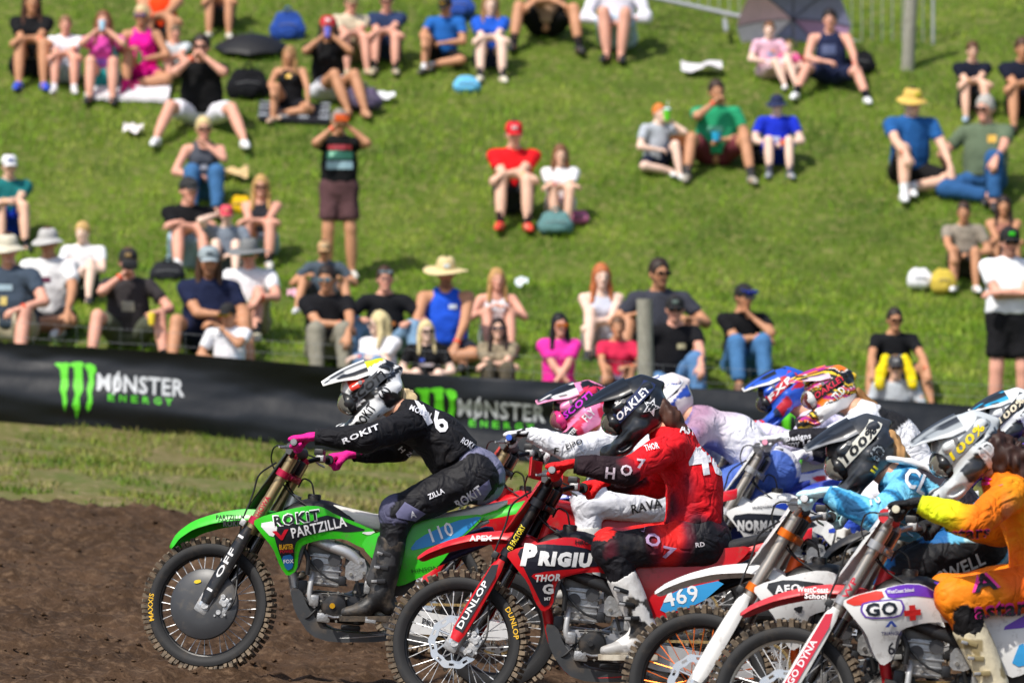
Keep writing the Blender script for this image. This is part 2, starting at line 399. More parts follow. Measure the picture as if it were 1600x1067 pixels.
# ================================================================== the setting
def heightfield(name, xs, ds, noise, m, kind='structure'):
    X, D = np.meshgrid(xs, ds, indexing='ij'); Z = ground(X, D) + noise(X, D)
    v = np.stack([X, D, Z], -1).reshape(-1, 3); n, k = X.shape
    i = np.arange(n - 1)[:, None] * k + np.arange(k - 1)[None, :]; i = i.ravel()
    o = link(name, fast_mesh(name, v, np.stack([i, i + k, i + k + 1, i + 1], 1)), None, m); meta(o, kind=kind); return o
def dirt_noise(X, D):
    a = np.clip((D - 15) / 8, 0, 1)
    z = .05 * (vnoise(X * .35, D * .9, 0, 1) - .5) + .05 * (vnoise(X * 1.1 + D * .1, D * 2.6, 0, 2) - .5)
    r = 1 - np.abs(2 * vnoise(X * 3.1, D * 4.3, 0, 3) - 1); z += .022 * (r - .5)
    c = vnoise(X * 9, D * 9, 0, 4); z += .045 * np.clip(c - .5, 0, 1) * 2
    c = vnoise(X * 21, D * 17, 0, 6); z += .026 * np.clip(c - .45, 0, 1) * 2
    z += .035 * np.sin(D * 4.2 + 1.5 * vnoise(X * .4, D * .3, 0, 9)) * vnoise(X * .8, D * .5, 0, 8)
    z += .05 * np.exp(-((D - 40.4) / .5) ** 2) * (.5 + vnoise(X * 1.3, D, 0, 12))      # spoil along the edge of the track
    return (z - .045) * a
def soil_mat(name, c1, c2, c3, sc):
    m = bpy.data.materials.new(name); m.use_nodes = True; t = m.node_tree; N = t.nodes; L = t.links; b = N['Principled BSDF']; b.inputs['Roughness'].default_value = .95; b.inputs['Specular IOR Level'].default_value = .2
    tc = N.new('ShaderNodeTexCoord'); cs = None
    for k, (s_, lo, hi) in enumerate(((sc, .42, .62), (sc * 11, .5, .68))):
        n = N.new('ShaderNodeTexNoise'); n.inputs['Scale'].default_value = s_; n.inputs['Detail'].default_value = 8; n.inputs['Roughness'].default_value = .62; L.new(tc.outputs['Object'], n.inputs[0])
        mr = N.new('ShaderNodeMapRange'); mr.inputs[1].default_value = lo; mr.inputs[2].default_value = hi; L.new(n.outputs[0], mr.inputs[0])
        mx = N.new('ShaderNodeMix'); mx.data_type = 'RGBA'; L.new(mr.outputs[0], mx.inputs[0])
        if cs is None: mx.inputs[6].default_value = (*c1, 1)
        else: L.new(cs, mx.inputs[6])
        mx.inputs[7].default_value = (*(c2 if k == 0 else c3), 1); cs = mx.outputs[2]
    L.new(cs, b.inputs['Base Color'])
    n = N.new('ShaderNodeTexNoise'); n.inputs['Scale'].default_value = 38; n.inputs['Detail'].default_value = 6; L.new(tc.outputs['Object'], n.inputs[0])
    bp = N.new('ShaderNodeBump'); bp.inputs['Strength'].default_value = .8; bp.inputs['Distance'].default_value = .02; L.new(n.outputs[0], bp.inputs['Height']); L.new(bp.outputs[0], b.inputs['Normal'])
    return m
dirt_m = soil_mat('dark_loam', (.046, .025, .0125), (.078, .044, .024), (.13, .080, .047), 1.6)
bank_m = soil_mat('dry_turf', (.15, .13, .045), (.10, .13, .026), (.28, .21, .12), .9)
hill_m = soil_mat('turf', (.075, .115, .014), (.115, .16, .02), (.20, .19, .065), .8)
def fine(lo, hi, step, a, b, coarse): return np.unique(np.concatenate([np.arange(a, lo, coarse), np.arange(lo, hi, step), np.arange(hi, b + coarse, coarse)]))
EDGE = 40.8
heightfield('dirt_track', fine(-3.9, 3.9, .031, -60, 60, 2.2), np.append(fine(23, 40.7, .04, -60, 23, 2.)[lambda a: a < EDGE] if False else [d for d in fine(23, 40.7, .044, -60, 40.5, 2.) if d < EDGE - .02], EDGE), dirt_noise, dirt_m)
def turf_noise(X, D):
    base = .07 * (vnoise(X * .7, D * .7, 0, 21) - .5) + .05 * (vnoise(X * 2.2, D * 2.2, 0, 22) - .5)
    return np.where(D < EDGE + .3, dirt_noise(X, np.minimum(D, EDGE)) * np.clip(1 - (D - EDGE) / .3, 0, 1), 0) + base * np.clip((D - EDGE) / .5, 0, 1)
heightfield('grass_verge', fine(-6, 6, .12, -60, 60, 3.), np.concatenate([np.arange(EDGE, 50.2, .12), [50.25]]), turf_noise, bank_m)
heightfield('grass_hill', fine(-9, 9, .16, -120, 120, 6.), np.concatenate([[50.25], np.arange(50.4, 72, .16), np.arange(72, 400, 8.)]), turf_noise, hill_m)
# loose clods on the track
def scatter_clods():
    n = 3600; d = RNG.uniform(24, 40.7, n) ; x = RNG.uniform(-.1, .1, n) * d
    r = .005 + .017 * RNG.random(n) ** 3; z = ground(x, d) + dirt_noise(x, d)
    base = np.array([[1, 0, 0], [-1, 0, 0], [0, 1, 0], [0, -1, 0], [0, 0, 1], [0, 0, -1], [.6, .6, .5], [-.6, .55, .5], [-.6, -.6, .5], [.6, -.6, .5]], float)
    tri = np.array([[0, 6, 9], [2, 7, 6], [1, 8, 7], [3, 9, 8], [4, 6, 7], [4, 7, 8], [4, 8, 9], [4, 9, 6], [5, 2, 0], [5, 1, 2], [5, 3, 1], [5, 0, 3], [0, 2, 6], [2, 1, 7], [1, 3, 8], [3, 0, 9]])
    an = RNG.uniform(0, 6.28, n); jit = RNG.uniform(.65, 1.3, (n, 10, 3)); v = base[None] * jit * r[:, None, None]
    c, s = np.cos(an)[:, None], np.sin(an)[:, None]; v = np.stack([v[..., 0] * c - v[..., 1] * s, v[..., 0] * s + v[..., 1] * c, v[..., 2] * .8], -1)
    v += np.stack([x, d, z + r * .35], 1)[:, None]
    f = (tri[None] + (np.arange(n) * 10)[:, None, None]).reshape(-1, 3)
    o = link('dirt_clods', fast_mesh('dirt_clods', v.reshape(-1, 3), f, False), None, dirt_m); meta(o, 'small loose brown clods strewn over the dirt track', 'dirt', kind='stuff')
scatter_clods()
# grass blades
def grass(name, label, d0, d1, per_m2, hts, cols, seed, patch, bx=0.122):
    r = np.random.default_rng(seed); area = bx * 2 * (d0 + d1) / 2 * (d1 - d0) + 0; n = int(area * per_m2)
    d = r.uniform(d0, d1, n); x = r.uniform(-bx, bx, n) * d * 1.03
    pn = .6 * vnoise(x * .9, d * .9, 0, seed) + .4 * vnoise(x * 3.1, d * 3.1, 0, seed + 1)
    keep = pn > patch; d, x, pn = d[keep], x[keep], pn[keep]; n = len(d)
    z = ground(x, d) + turf_noise(x, d) - .01
    h = (hts[0] + (hts[1] - hts[0]) * r.random(n)) * (.45 + .9 * pn); an = r.uniform(0, 6.28, n); wd = r.uniform(.004, .0085, n)
    lean = r.normal(0, .45, (n, 2)) * h[:, None]
    b0 = np.stack([x - np.cos(an) * wd, d - np.sin(an) * wd, z], 1); b1 = np.stack([x + np.cos(an) * wd, d + np.sin(an) * wd, z], 1)
    mid = np.stack([x + lean[:, 0] * .35, d + lean[:, 1] * .35, z + h * .6], 1); tip = np.stack([x + lean[:, 0], d + lean[:, 1], z + h * .95], 1)
    e = np.stack([np.cos(an) * wd * .75, np.sin(an) * wd * .75, 0 * wd], 1)
    v = np.stack([b0, b1, mid - e, mid + e, tip], 1).reshape(-1, 3)
    k = (np.arange(n) * 5)[:, None, None]; f = (np.array([[0, 1, 3], [0, 3, 2], [2, 3, 4]])[None] + k).reshape(-1, 3)
    t = np.clip(.5 + 1.1 * (.45 * vnoise(x * .45, d * .35, 0, seed + 7) + .55 * vnoise(x * 1.7, d * 1.3, 0, seed + 8) - .5) + 1.0 * (vnoise(x * 5.5, d * 4., 0, seed + 9) - .5) * .6 + r.normal(0, .13, n), 0, 1) * (len(cols) - 1.001)
    c = np.asarray(cols); i = t.astype(int); cc = c[i] + (c[i + 1] - c[i]) * (t - i)[:, None]; cc = cc * r.uniform(.75, 1.25, (n, 1))
    m = mat('grass_blade', (0, 0, 0), .55, vc=True, var=0, spec=.25)
    o = link(name, fast_mesh(name, v, f, False, np.repeat(cc, 5, 0)), None, m); meta(o, label, 'grass', kind='stuff')
    return o
G1 = [(.044, .100, .007), (.096, .195, .010), (.15, .275, .012), (.22, .33, .018), (.33, .38, .062)]
G2 = [(.042, .09, .008), (.09, .165, .012), (.145, .215, .017), (.22, .23, .045), (.32, .27, .11)]
grass('hill_grass', 'short green mown grass covering the spectator hillside', 50.3, 69.5, 540, (.025, .10), G1, 31, .10)
grass('verge_grass', 'patchy dry grass between the dirt track and the banner', 40.7, 50.3, 560, (.02, .09), G2, 41, .40)
# ------------------------------------------------------------------ fence, banner
def band(d, top): return None
BD = 50.05
BT = [(-1500, 437), (0, 535), (260, 550), (530, 574), (720, 588), (1010, 603), (1220, 612), (1362, 622), (1520, 634), (1760, 650), (3200, 744)]
BB = [(-1500, 566), (0, 668), (200, 684), (425, 702), (600, 712), (820, 722), (1100, 738), (1400, 756), (1760, 776), (3200, 870)]
def banner_pt(px, v):
    """px column, v 0 (bottom) .. 1 (top) -> world point on the banner cloth"""
    px = np.asarray(px, float); v = np.asarray(v, float)
    top = np.interp(px, *zip(*BT)); bot = np.interp(px, *zip(*BB)); py = bot + (top - bot) * v
    d = BD + .05 * np.sin(v * 7.5 + px * .004 + 2.2 * vnoise(px * .0035, v * .6, 0, 51)) * (.45 + .9 * vnoise(px * .004, v * 1.2, 0, 52))
    d = d + .035 * (vnoise(px * .006 + v * 1.6, v * 5.5, 0, 53) - .5) + .02 * (vnoise(px * .02, v * 10, 0, 54) - .5)
    return np.stack([(px - 800) / F * BD, d, CAMZ + (YH - py) / F * BD], -1)
bn = empty('banner', (0, BD, float(ground(0, BD)) + .05)); meta(bn, 'long black vinyl banner with green claw logos tied to the fence below the crowd', 'banner')
def rel(pts, o): return np.asarray(pts) - np.array(o.location)
U, VV = np.meshgrid(np.linspace(-1500, 3200, 620), np.linspace(0, 1, 30), indexing='ij')
gp = rel(banner_pt(U, VV), bn); mb = MB().slab(gp, np.full_like(gp, 0) + V(0, .004, 0))
mb.build('cloth', mat('black_vinyl', (.008, .010, .014), .42, bump=.3, bscale=9, var=.1, spec=.4), bn, smooth=80)
def banner_shape(pts2, fs, m, name):
    mb = MB(); q = rel(banner_pt(pts2[:, 0], pts2[:, 1]), bn); q[:, 1] -= .006; mb.add(q, fs); return mb.build(name, m, bn, smooth=0)
def row_v(px, py):
    top = np.interp(px, *zip(*BT)); bot = np.interp(px, *zip(*BB)); return (bot - py) / (bot - top)
def claw(x0, y0, sx, sy, tilt):
    """three ragged claw strokes drawn from their upper ends down"""
    def poly(o):
        o = [(x0 + a * sx, y0 + b * sy + a * sx * tilt) for a, b in o]
        v, f = flat_poly(o, 8); w_ = np.stack([v[:, 0], row_v(v[:, 0], v[:, 1])], 1); banner_shape(w_, f, ink('63d62a'), 'claw_stroke')
    poly([(-2, 3), (3, .5), (10, 1), (17, -.5), (23, 2.5), (20, 9), (19.5, 22), (21, 40), (18, 52), (19.5, 68), (16, 86), (13.5, 76), (12, 60), (8, 48), (9.5, 30), (7.5, 12), (3, 7)])
    poly([(22, 1), (30, -2), (40, -3), (45, 1), (42, 8), (42.5, 26), (44, 46), (38.5, 60), (39.5, 78), (35.5, 92), (33.5, 97), (31, 82), (27.5, 74), (32, 54), (28.5, 40), (30, 22), (29, 8), (24, 6)])
    poly([(46, 1), (54, -1), (62, 3), (64, 12), (60, 20), (61, 34), (57.5, 50), (59, 66), (55, 80), (52, 84), (49, 76), (52.5, 60), (50, 44), (53, 28), (51, 14), (47, 8)])
for k, (cx, cy) in enumerate(((-1042, 490), (-478, 528), (86, 566), (650, 606), (1214, 643), (1778, 681), (2342, 718))):
    claw(cx, cy, 1., .89, .045)
    for s_, x0, y0, wd_, ht, h, bold, nm in (('M0NSTER', 64, 38, 138, 27, 'c9ccd0', .035, 'lettering'), ('/', 90, 42, 11, 36, 'c9ccd0', .02, 'lettering'), *[(ch, 82 + 18.2 * i_, 53, 11.5, 10.5, '57c62a', .04, 'letter') for i_, ch in enumerate('ENERGY')]):
        vs_, fs_, w0 = flat_text(s_, bold, .35); q = place2(vs_, (0, 0), ht, 0, w0, wd_)
        pxs = cx + x0 + q[:, 0]; pys = cy + y0 - q[:, 1] + (x0 + q[:, 0]) * .075
        banner_shape(np.stack([pxs, row_v(pxs, pys)], 1), fs_, ink(h), nm)
# fence posts and wires behind the banner
wood = mat('weathered_wood', (.30, .29, .24), .9, bump=.8, bscale=30, var=.3, vscale=12, stretch=(6, 6, 1))
wire_m = mat('galvanised_wire', (.45, .46, .47), .45, .8, var=.05)
def post(px, ytop, d, r, label, tilt=0., part_of=None):
    X = (px - 800) / F * d; zb = float(ground(X, d)) - .3; zt = CAMZ + (YH - ytop) / F * d; mb = MB(); pts = [(tilt * t * (zt - zb), .004 * math.sin(9 * t), t * (zt - zb)) for t in np.linspace(0, 1, 7)]
    mb.tube(pts, [r * (1.03 - .05 * t + .02 * math.sin(13 * t)) for t in np.linspace(0, 1, 7)], 14)
    if part_of is None: o = mb.build('fence_post', wood, None); o.location = (X, d, zb); meta(o, label, 'post')
    else: o = mb.build('post', wood, part_of); o.location = V(X, d, zb) - np.array(part_of.location)
    return o
fe = empty('wire_fence', (0, BD + .14, float(ground(0, BD)))); meta(fe, 'thin wire stock fence with round grey wooden posts behind the banner', 'fence')
for px, yt in ((-1300, 420), (-60, 505), (1013, 467), (1690, 545), (2700, 612)): post(px, yt if px == 1013 else yt + 20, BD + .2, .072, '', -.02 if px == 1013 else .01, fe)
for k in range(5):
    mb = MB(); pts = []
    for px in range(-1480, 3200, 60):
        top = np.interp(px, *zip(*BT)); p = banner_pt(px, 0)
        pts.append(V((px - 800) / F * BD, BD + .11, CAMZ + (YH - (top - 34 + k * 22 + 3 * math.sin(px * .006 + k))) / F * BD) - np.array(fe.location))
    mb.tube(pts, .0015, 4); mb.build('wire', wire_m, fe)
for px in range(-1480, 3190, 34):
    top = np.interp(px, *zip(*BT)); mb = MB(); x_ = (px - 800) / F * BD
    mb.tube([V(x_, BD + .112, CAMZ + (YH - (top - 34)) / F * BD) - np.array(fe.location), V(x_ + .01, BD + .112, CAMZ + (YH - (top + 60)) / F * BD) - np.array(fe.location)], .0012, 4); mb.build('stay_wire', wire_m, fe)
# barrier and post at the top of the hill
post(1416, -70, ray_ground(1414, 112), .075, 'tall round grey wooden post standing by the end of the mesh barrier', .05)
def barrier():
    d = 66.2; grey = mat('galvanised_steel', (.55, .56, .57), .4, .6, var=.08)
    e = empty('crowd_barrier', P(1457, 95, d)); meta(e, 'grey metal crowd barrier with fine vertical bars beside the wooden post', 'barrier')
    o = np.array(e.location); A = np.array(P(980, -12, d)) - o; B = np.array(P(1458, 93, d)) - o; up = V(0, 0, 1.05)
    MB().tube([A, B], .03, 10).build('bottom_rail', grey, e); MB().tube([A + up, B + up], .02, 10).build('top_rail', grey, e)
    for q in (A, B): MB().tube([q, q + up], .018, 8).build('upright', grey, e)
    for k in range(1, 30):
        q = A + (B - A) * k / 30; MB().tube([q, q + up], .0055, 5).build('bar', grey, e)
    for t in (.335, .62, .9):
        q = A + (B - A) * t; MB().box(q + V(-.06, -.25, -.14), (.05, .5, .04), rot('X', 18), .008).build('foot', grey, e)
barrier()
# ================================================================== motocross bikes
TH = math.atan(.0765); CT, ST = math.cos(TH), math.sin(TH)
def G(px, py):
    """point of the green bike in the photograph -> bike coordinates (x back, z up; ground under the front axle is 0)"""
    a, b = (px - 322) / 307, (945 - py) / 307
    return V(a * CT - b * ST, a * ST + b * CT + .345)
def G3(px, py, y): q = G(px, py); return V(q[0], y, q[1])
RAKE = math.radians(26); UF = V(math.sin(RAKE), 0, math.cos(RAKE)); NF = V(-math.cos(RAKE), 0, math.sin(RAKE))   # along the fork; forward of it
FB = V(.022, 0, .345)                                   # fork line at axle height
def fk(l, y, n=0.): return FB + UF * l + NF * n + V(0, y, 0)
STEER = Matrix.Translation(Vector(fk(.7, 0, -.022))) @ Matrix.Rotation(math.radians(-17), 4, Vector(UF)) @ Matrix.Translation(-Vector(fk(.7, 0, -.022)))
RF = np.stack([NF * -1, V(0, 1, 0), UF], 1)            # local box frame along the fork
alu = mat('cast_aluminium', (.42, .42, .42), .45, .8, var=.1, dirt=.45, dscale=16, bump=.2, bscale=80)
steel = mat('bright_steel', (.72, .72, .72), .22, 1., var=.05)
dark = mat('dark_metal', (.035, .036, .04), .45, .5, var=.2, dirt=.4)
blk = mat('black_plastic', (.013, .013, .014), .45, var=.15, dirt=.45, dscale=9)
rub = mat('rubber', (.012, .012, .013), .7, var=.2, dirt=.35, dscale=7, dthr=.55)
mud = mat('muddy_knobs', (.03, .028, .026), .9, var=.25, dirt=.95, dscale=20, dthr=.34, dcol=(.20, .15, .10))
chain_m = mat('gold_chain', (.62, .44, .19), .4, .8, var=.2, dirt=.3)
hose_m = mat('hose', (.012, .012, .013), .5, var=.1)
def tyre_mesh(front):
    r0, rc, hw = (.262, .325, .043) if front else (.235, .312, .058); mb = MB()
    prof = [(r0, -.024), (r0 + .018, -hw * .92), ((r0 + rc) / 2 + .004, -hw), (rc - .012, -hw * .9), (rc - .002, -hw * .5), (rc, 0), (rc - .002, hw * .5), (rc - .012, hw * .9), ((r0 + rc) / 2 + .004, hw), (r0 + .018, hw * .92), (r0, .024)]
    mb.lathe(prof, seg=72, closed=True); mb.cm = 1; n = 38 if front else 34; tp = .349 if front else .338
    for k in range(n):
        a = 2 * math.pi * k / n
        def knob(da, y, w_, l, h, lean):
            R = np.array(Matrix.Rotation(-(a + da), 3, 'Y')) @ np.array(Matrix.Rotation(math.radians(lean), 3, 'X'))
            c = np.array(Matrix.Rotation(-(a + da), 3, 'Y')) @ V(0, 0, rc + h * .35)
            # taper: base wider than the top
            vs = [R @ V(sx * l / 2 * (1 if sz < 0 else .82), sy * w_ / 2 * (1 if sz < 0 else .8), sz * h * .7) + c + V(0, y, 0) for sx in (-1, 1) for sy in (-1, 1) for sz in (-1, 1)]
            mb.add(vs, [(0, 1, 3, 2), (4, 6, 7, 5), (0, 4, 5, 1), (2, 3, 7, 6), (0, 2, 6, 4), (1, 5, 7, 3)])
        hh = tp - rc + .004; q = math.pi / n
        if k % 2 == 0: knob(0, .013, .019, .021, hh, 0); knob(0, -.013, .019, .021, hh, 0)
        else: knob(0, 0, .022, .02, hh, 0)
        for sgn in (-1, 1):
            c_ = hw * .62 if k % 2 else hw * .75
            knob(0, sgn * c_, .018, .023, hh * .95, -sgn * 24); knob(q, sgn * hw * .93, .016, .019, hh * .72, -sgn * 46)
    return mb.mesh('tyre', [rub, mud], 30)
TYRE = {True: tyre_mesh(True), False: tyre_mesh(False)}
def spoke_mesh(sgn, cross, rr, m):
    mb = MB(); a = math.radians(cross); h = V(.034 * math.cos(a), sgn * .03, .034 * math.sin(a)); e = V(rr, sgn * .004, 0); d_ = unit(e - h)
    mb.tube([h, e], .0021, 5, False); mb.tube([e - d_ * .022, e], .0036, 6); return mb.mesh('spoke', m, 60)
SPK = {}
def rim_mesh(front, m):
    ro, ri, hw = (.283, .250, .021) if front else (.256, .222, .028)
    return MB().lathe([(ro, -hw), (ro + .004, -hw), (ro + .003, hw), (ro, hw), (ro - .012, hw * .72), (ri + .005, hw * .5), (ri, hw * .2), (ri, -hw * .2), (ri + .005, -hw * .5), (ro - .012, -hw * .72)], seg=72, closed=True).mesh('rim', m, 35)
def disc_mesh(r1, r0, n, m, holes=True):
    bm = bmesh.new(); nt_, nr = n * 8, 4; vs = []
    for i in range(nt_):
        a = 2 * math.pi * i / nt_; row = []
        for j in range(nr):
            r = r0 + (r1 - r0) * j / (nr - 1)
            if j == nr - 1: r += .004 * math.cos(n * a)
            if j == 0: r += .004 * math.cos(n * a)
            row.append(bm.verts.new((r * math.cos(a), 0, r * math.sin(a))))
        vs.append(row)
    for i in range(nt_):
        for j in range(nr - 1):
            if holes and j == 1 and i % 8 in (2, 3, 4): continue
            bm.faces.new((vs[i][j], vs[(i + 1) % nt_][j], vs[(i + 1) % nt_][j + 1], vs[i][j + 1]))
    bmesh.ops.recalc_face_normals(bm, faces=bm.faces); bmesh.ops.solidify(bm, geom=bm.faces[:], thickness=.004)
    mb = MB(); bm.verts.index_update(); mb.add([v.co[:] for v in bm.verts], [[v.index for v in f.verts] for f in bm.faces]); bm.free()
    for k in range(6):
        a = 2 * math.pi * k / 6; mb.tube([(.032 * math.cos(a), .002, .032 * math.sin(a)), ((r0 + .006) * math.cos(a + .5), .002, (r0 + .006) * math.sin(a + .5))], .006, 6)
    return mb.mesh('disc', m, 35)
def yshroud(x, z): return .128 + .105 * math.exp(-((x - .40) / .20) ** 2 - ((z - .80) / .19) ** 2)
def yside(x, z): return .115 + .035 * math.exp(-((x - 1.0) / .3) ** 2 - ((z - .66) / .2) ** 2)
def yarm(x, z): return .129
def yguard(x, z): return .137
def panel(outline, yf, m, name, parent, sgn=-1, thick=.005, step=.035, it=1, mtx=None):
    o2 = chaikin(outline, it); vs, fs = flat_poly(o2, step); mb = MB()
    a = [V(p[0], sgn * yf(*p), p[1]) for p in vs]; b = [V(p[0], sgn * (yf(*p) - thick), p[1]) for p in vs]
    mb.add(a, fs); mb.add(b, [f[::-1] for f in fs])
    oa = [V(p[0], sgn * yf(*p), p[1]) for p in o2]; ob = [V(p[0], sgn * (yf(*p) - thick * 2), p[1]) for p in o2]; n = len(oa)
    mb.add(oa + ob, [(i, (i + 1) % n, (i + 1) % n + n, i + n) for i in range(n)])
    bm_ = mb.mesh(name, m, 45)
    return link(name, bm_, parent, m, mtx)
def decal(pts, yf, m, parent, eps=.0025, step=.035, name='graphic', sgn=-1, mtx=None):
    vs, fs = flat_poly(pts, step); return MB().add([V(p[0], sgn * (yf(*p) + eps), p[1]) for p in vs], fs).build(name, m, parent, mtx, 0)
def text(s, px, py, hpx, wpx, ang, yf, m, parent, eps=.004, bold=.02, shear=0., sgn=-1, mtx=None):
    """lettering whose left end sits at green-bike pixel px,py; heights and widths in those pixels, ang in degrees (up positive)"""
    vs, fs, w0 = flat_text(s, bold, .6, shear); q = place2(vs, G(px, py), hpx / 307, math.radians(ang) + TH, w0, wpx / 307)
    return MB().add([V(p[0], sgn * (yf(*p) + eps), p[1]) for p in q], fs).build('lettering', m, parent, mtx, 0)
SHROUD = [(392, 812), (412, 802), (474, 787), (500, 788), (523, 802), (550, 812), (588, 828), (577, 857), (560, 852), (536, 839), (504, 839), (472, 847), (465, 860), (462, 888), (447, 898), (436, 883), (425, 853), (407, 831)]
SIDE = [(556, 838), (590, 829), (640, 812), (690, 806), (756, 800), (742, 818), (712, 842), (684, 880), (664, 894), (622, 914), (610, 908), (598, 884), (572, 864)]
GP = lambda L: [G(*p) for p in L]
def bike(label, ax_px, d, c):
    """c: colours and options"""
    det = c.get('detail', 2); X = (ax_px - 800) / F * d
    e = empty('motocross_bike', (X, d, float(ground(X, d)) - .012), (0, TH, c.get('yaw', 0.))); meta(e, label, 'motorcycle', 'motocross bikes lined up at the start')
    body, fend, guard, frame, clamp, tubec, seat = [c[k] for k in ('body', 'fender', 'guard', 'frame', 'clamp', 'tube', 'seat')]
    rimm = mat('rim_' + c['rim'], srgb(c['rim']), .35, .3 if c['rim'] < '40' else .8, var=.05, dirt=.35, dscale=12)
    # --- wheels
    def wheel(name, front, mtx):
        wh = empty(name, parent=e); wh.matrix_local = mtx; link('tyre', TYRE[front], wh); rk = ('rim', front, c['rim'])
        if rk not in SPK: SPK[rk] = rim_mesh(front, rimm)
        link('rim', SPK[rk], wh)
        hubm = mat('hub_' + c['hub'], srgb(c['hub']), .35, .7, var=.1, dirt=.3)
        MB().lathe([(.012, -.06), (.02, -.06), (.036, -.036), (.036, -.026), (.022, -.018), (.022, .018), (.036, .026), (.036, .036), (.02, .06), (.012, .06)], seg=24).build('hub', hubm, wh)
        MB().tube([(0, -.125, 0), (0, .125, 0)], .012, 12).build('axle', steel, wh)
        rr = .252 if front else .224
        nip = mat('spoke_steel', (.62, .62, .62), .4, .35, var=.05) if c.get('spoke') is None else mat('spoke_' + c['spoke'], srgb(c['spoke']), .35, .6)
        if det >= 1:
            for k in range(36):
                sg = 1 if k % 2 else -1; cr = 62 if (k // 2) % 2 else -62; key = (sg, cr, rr, c.get('spoke'))
                if key not in SPK: SPK[key] = spoke_mesh(sg, cr, rr, nip)
                link('spoke', SPK[key], wh, mtx=Matrix.Rotation(2 * math.pi * k / 36, 4, 'Y'))
        return wh
    fw = wheel('front_wheel', True, STEER @ Matrix.Translation((0, 0, .345)))
    rw = wheel('rear_wheel', False, Matrix.Translation((1.475, 0, .338)) @ Matrix.Rotation(.1, 4, 'Y'))
    if 'd' not in SPK: SPK['d'] = disc_mesh(.128, .092, 10, mat('brake_disc', (.6, .6, .6), .25, .9, var=.06, dirt=.25)); SPK['s'] = disc_mesh(.118, .085, 14, mat('sprocket', (.7, .7, .7), .3, .85, var=.06, dirt=.3))
    link('brake_disc', SPK['d'], fw, mtx=Matrix.Translation((0, -.062, 0)))
    link('sprocket', SPK['s'], rw, mtx=Matrix.Translation((0, -.072, 0)))
    if c.get('tyre_text'):
        vs, fs, w0 = flat_text(c['tyre_text'], .02, .3); q = place2(vs, (0, 0), .026, 0, w0, .026 * w0 * 1.1); a0, sg_ = c['tyre_at']
        mb = MB().add([V((.288 + p[1]) * math.cos(math.radians(a0) - p[0] / .30), -.0445, (.288 + p[1]) * math.sin(math.radians(a0) - p[0] / .30)) for p in q], fs)
        mb.build('lettering', ink('e6b421'), fw, smooth=0)
    if c.get('cover'):
        mb = MB().lathe([(.03, -.115), (.10, -.112), (.15, -.104), (.178, -.09), (.183, -.078), (.180, -.07)], seg=48); mb.build('disc_cover', mat('cover', (.045, .047, .052), .42, var=.2, vscale=7, dirt=.55, dscale=6, dthr=.5, dcol=(.2, .16, .11)), fw)
        vs, fs = flat_poly(chaikin([(-.052, .125), (-.022, .131), (-.016, .118), (-.04, .108), (-.056, .112)], 1), 0); MB().add([V(p[0] + .0, -.1165, p[1] - .01) for p in vs], fs).build('graphic', ink('e3c31c'), fw, smooth=0)
    # --- fork and steering
    S = STEER
    tm = mat('tube_' + tubec, srgb(tubec), .3, .75, var=.05, dirt=.2); cm_ = mat('clamp_' + clamp, srgb(clamp), .35, .5, var=.05)
    for sg in (-1, 1):
        y = sg * .098
        mb = MB().tube([fk(l, y) for l in (.42, .44, .60, .62, .86)], [.030, .031, .0295, .027, .027], 20); mb.build('fork_tube', tm, e, S)
        MB().tube([fk(.03, y), fk(.45, y)], .023, 16).build('fork_leg', mat('fork_leg', (.1, .1, .105), .25, .9, var=.1, dirt=.3), e, S)
        MB().box(fk(.0, y * .95, .012), (.075, .05, .12), RF, .014).tube([fk(-.01, y + sg * .03), fk(-.01, y - sg * .03)], .02, 14).build('axle_lug', alu, e, S)
        MB().tube([fk(.86, y), fk(.875, y)], .024, 16).tube([fk(.875, y), fk(.885, y)], .014, 8).build('fork_cap', cm_, e, S)
        # fork guard: curved shell round the front and outside of the leg
        rows = []
        for l, w_ in ((.0, .030), (.05, .042), (.16, .044), (.30, .041), (.40, .036), (.445, .024)):
            rows.append([fk(l, y + sg * (.040 * math.sin(a)), .006 + .046 * math.cos(a) * (w_ / .042)) for a in np.linspace(-.7, 2.35, 9)])
        mb = MB().slab(rows, -np.array([[unit(p - fk(0, y) - UF * ((p - fk(0, y)) @ UF)) * .004 for p in r] for r in rows])); mb.build('fork_guard', guard if not isinstance(guard, list) else guard[0], e, S)
        for l in (.485, .765):
            mb = MB().lathe([(.029, -.018), (.037, -.018), (.037, .018), (.029, .018)], fk(l, y), 'z', 20, True, RF).box(fk(l, y * .68, -.005), (.05, .05, .034), RF, .008)
            mb.build('clamp_ring', cm_, e, S)
    for l, h in ((.485, .034), (.765, .03)): MB().box(fk(l, 0, -.01), (.075, .15, h), RF, .012).build('triple_clamp', cm_ if l > .5 else dark, e, S)
    gl = lambda x, z: .098 + .043
    if c.get('guard_text'):
        s_, h_, col_, ln = c['guard_text']; vs, fs, w0 = flat_text(s_, .03, .5); hh = c.get('guard_h', .03); q = place2(vs, (0, 0), hh, 0, w0, ln)
        MB().add([fk(.06 + p[0], -.1395, .016 - hh / 2 + p[1]) for p in q], fs).build('lettering', ink(col_), e, S, 0)
    if c.get('guard_patch'):
        MB().add([fk(l, -.138, n) for l, n in ((.05, -.012), (.05, .034), (.40, .032), (.42, .005), (.36, -.012))], [(0, 1, 2, 3, 4)]).build('graphic', ink(c['guard_patch']), e, S, 0)
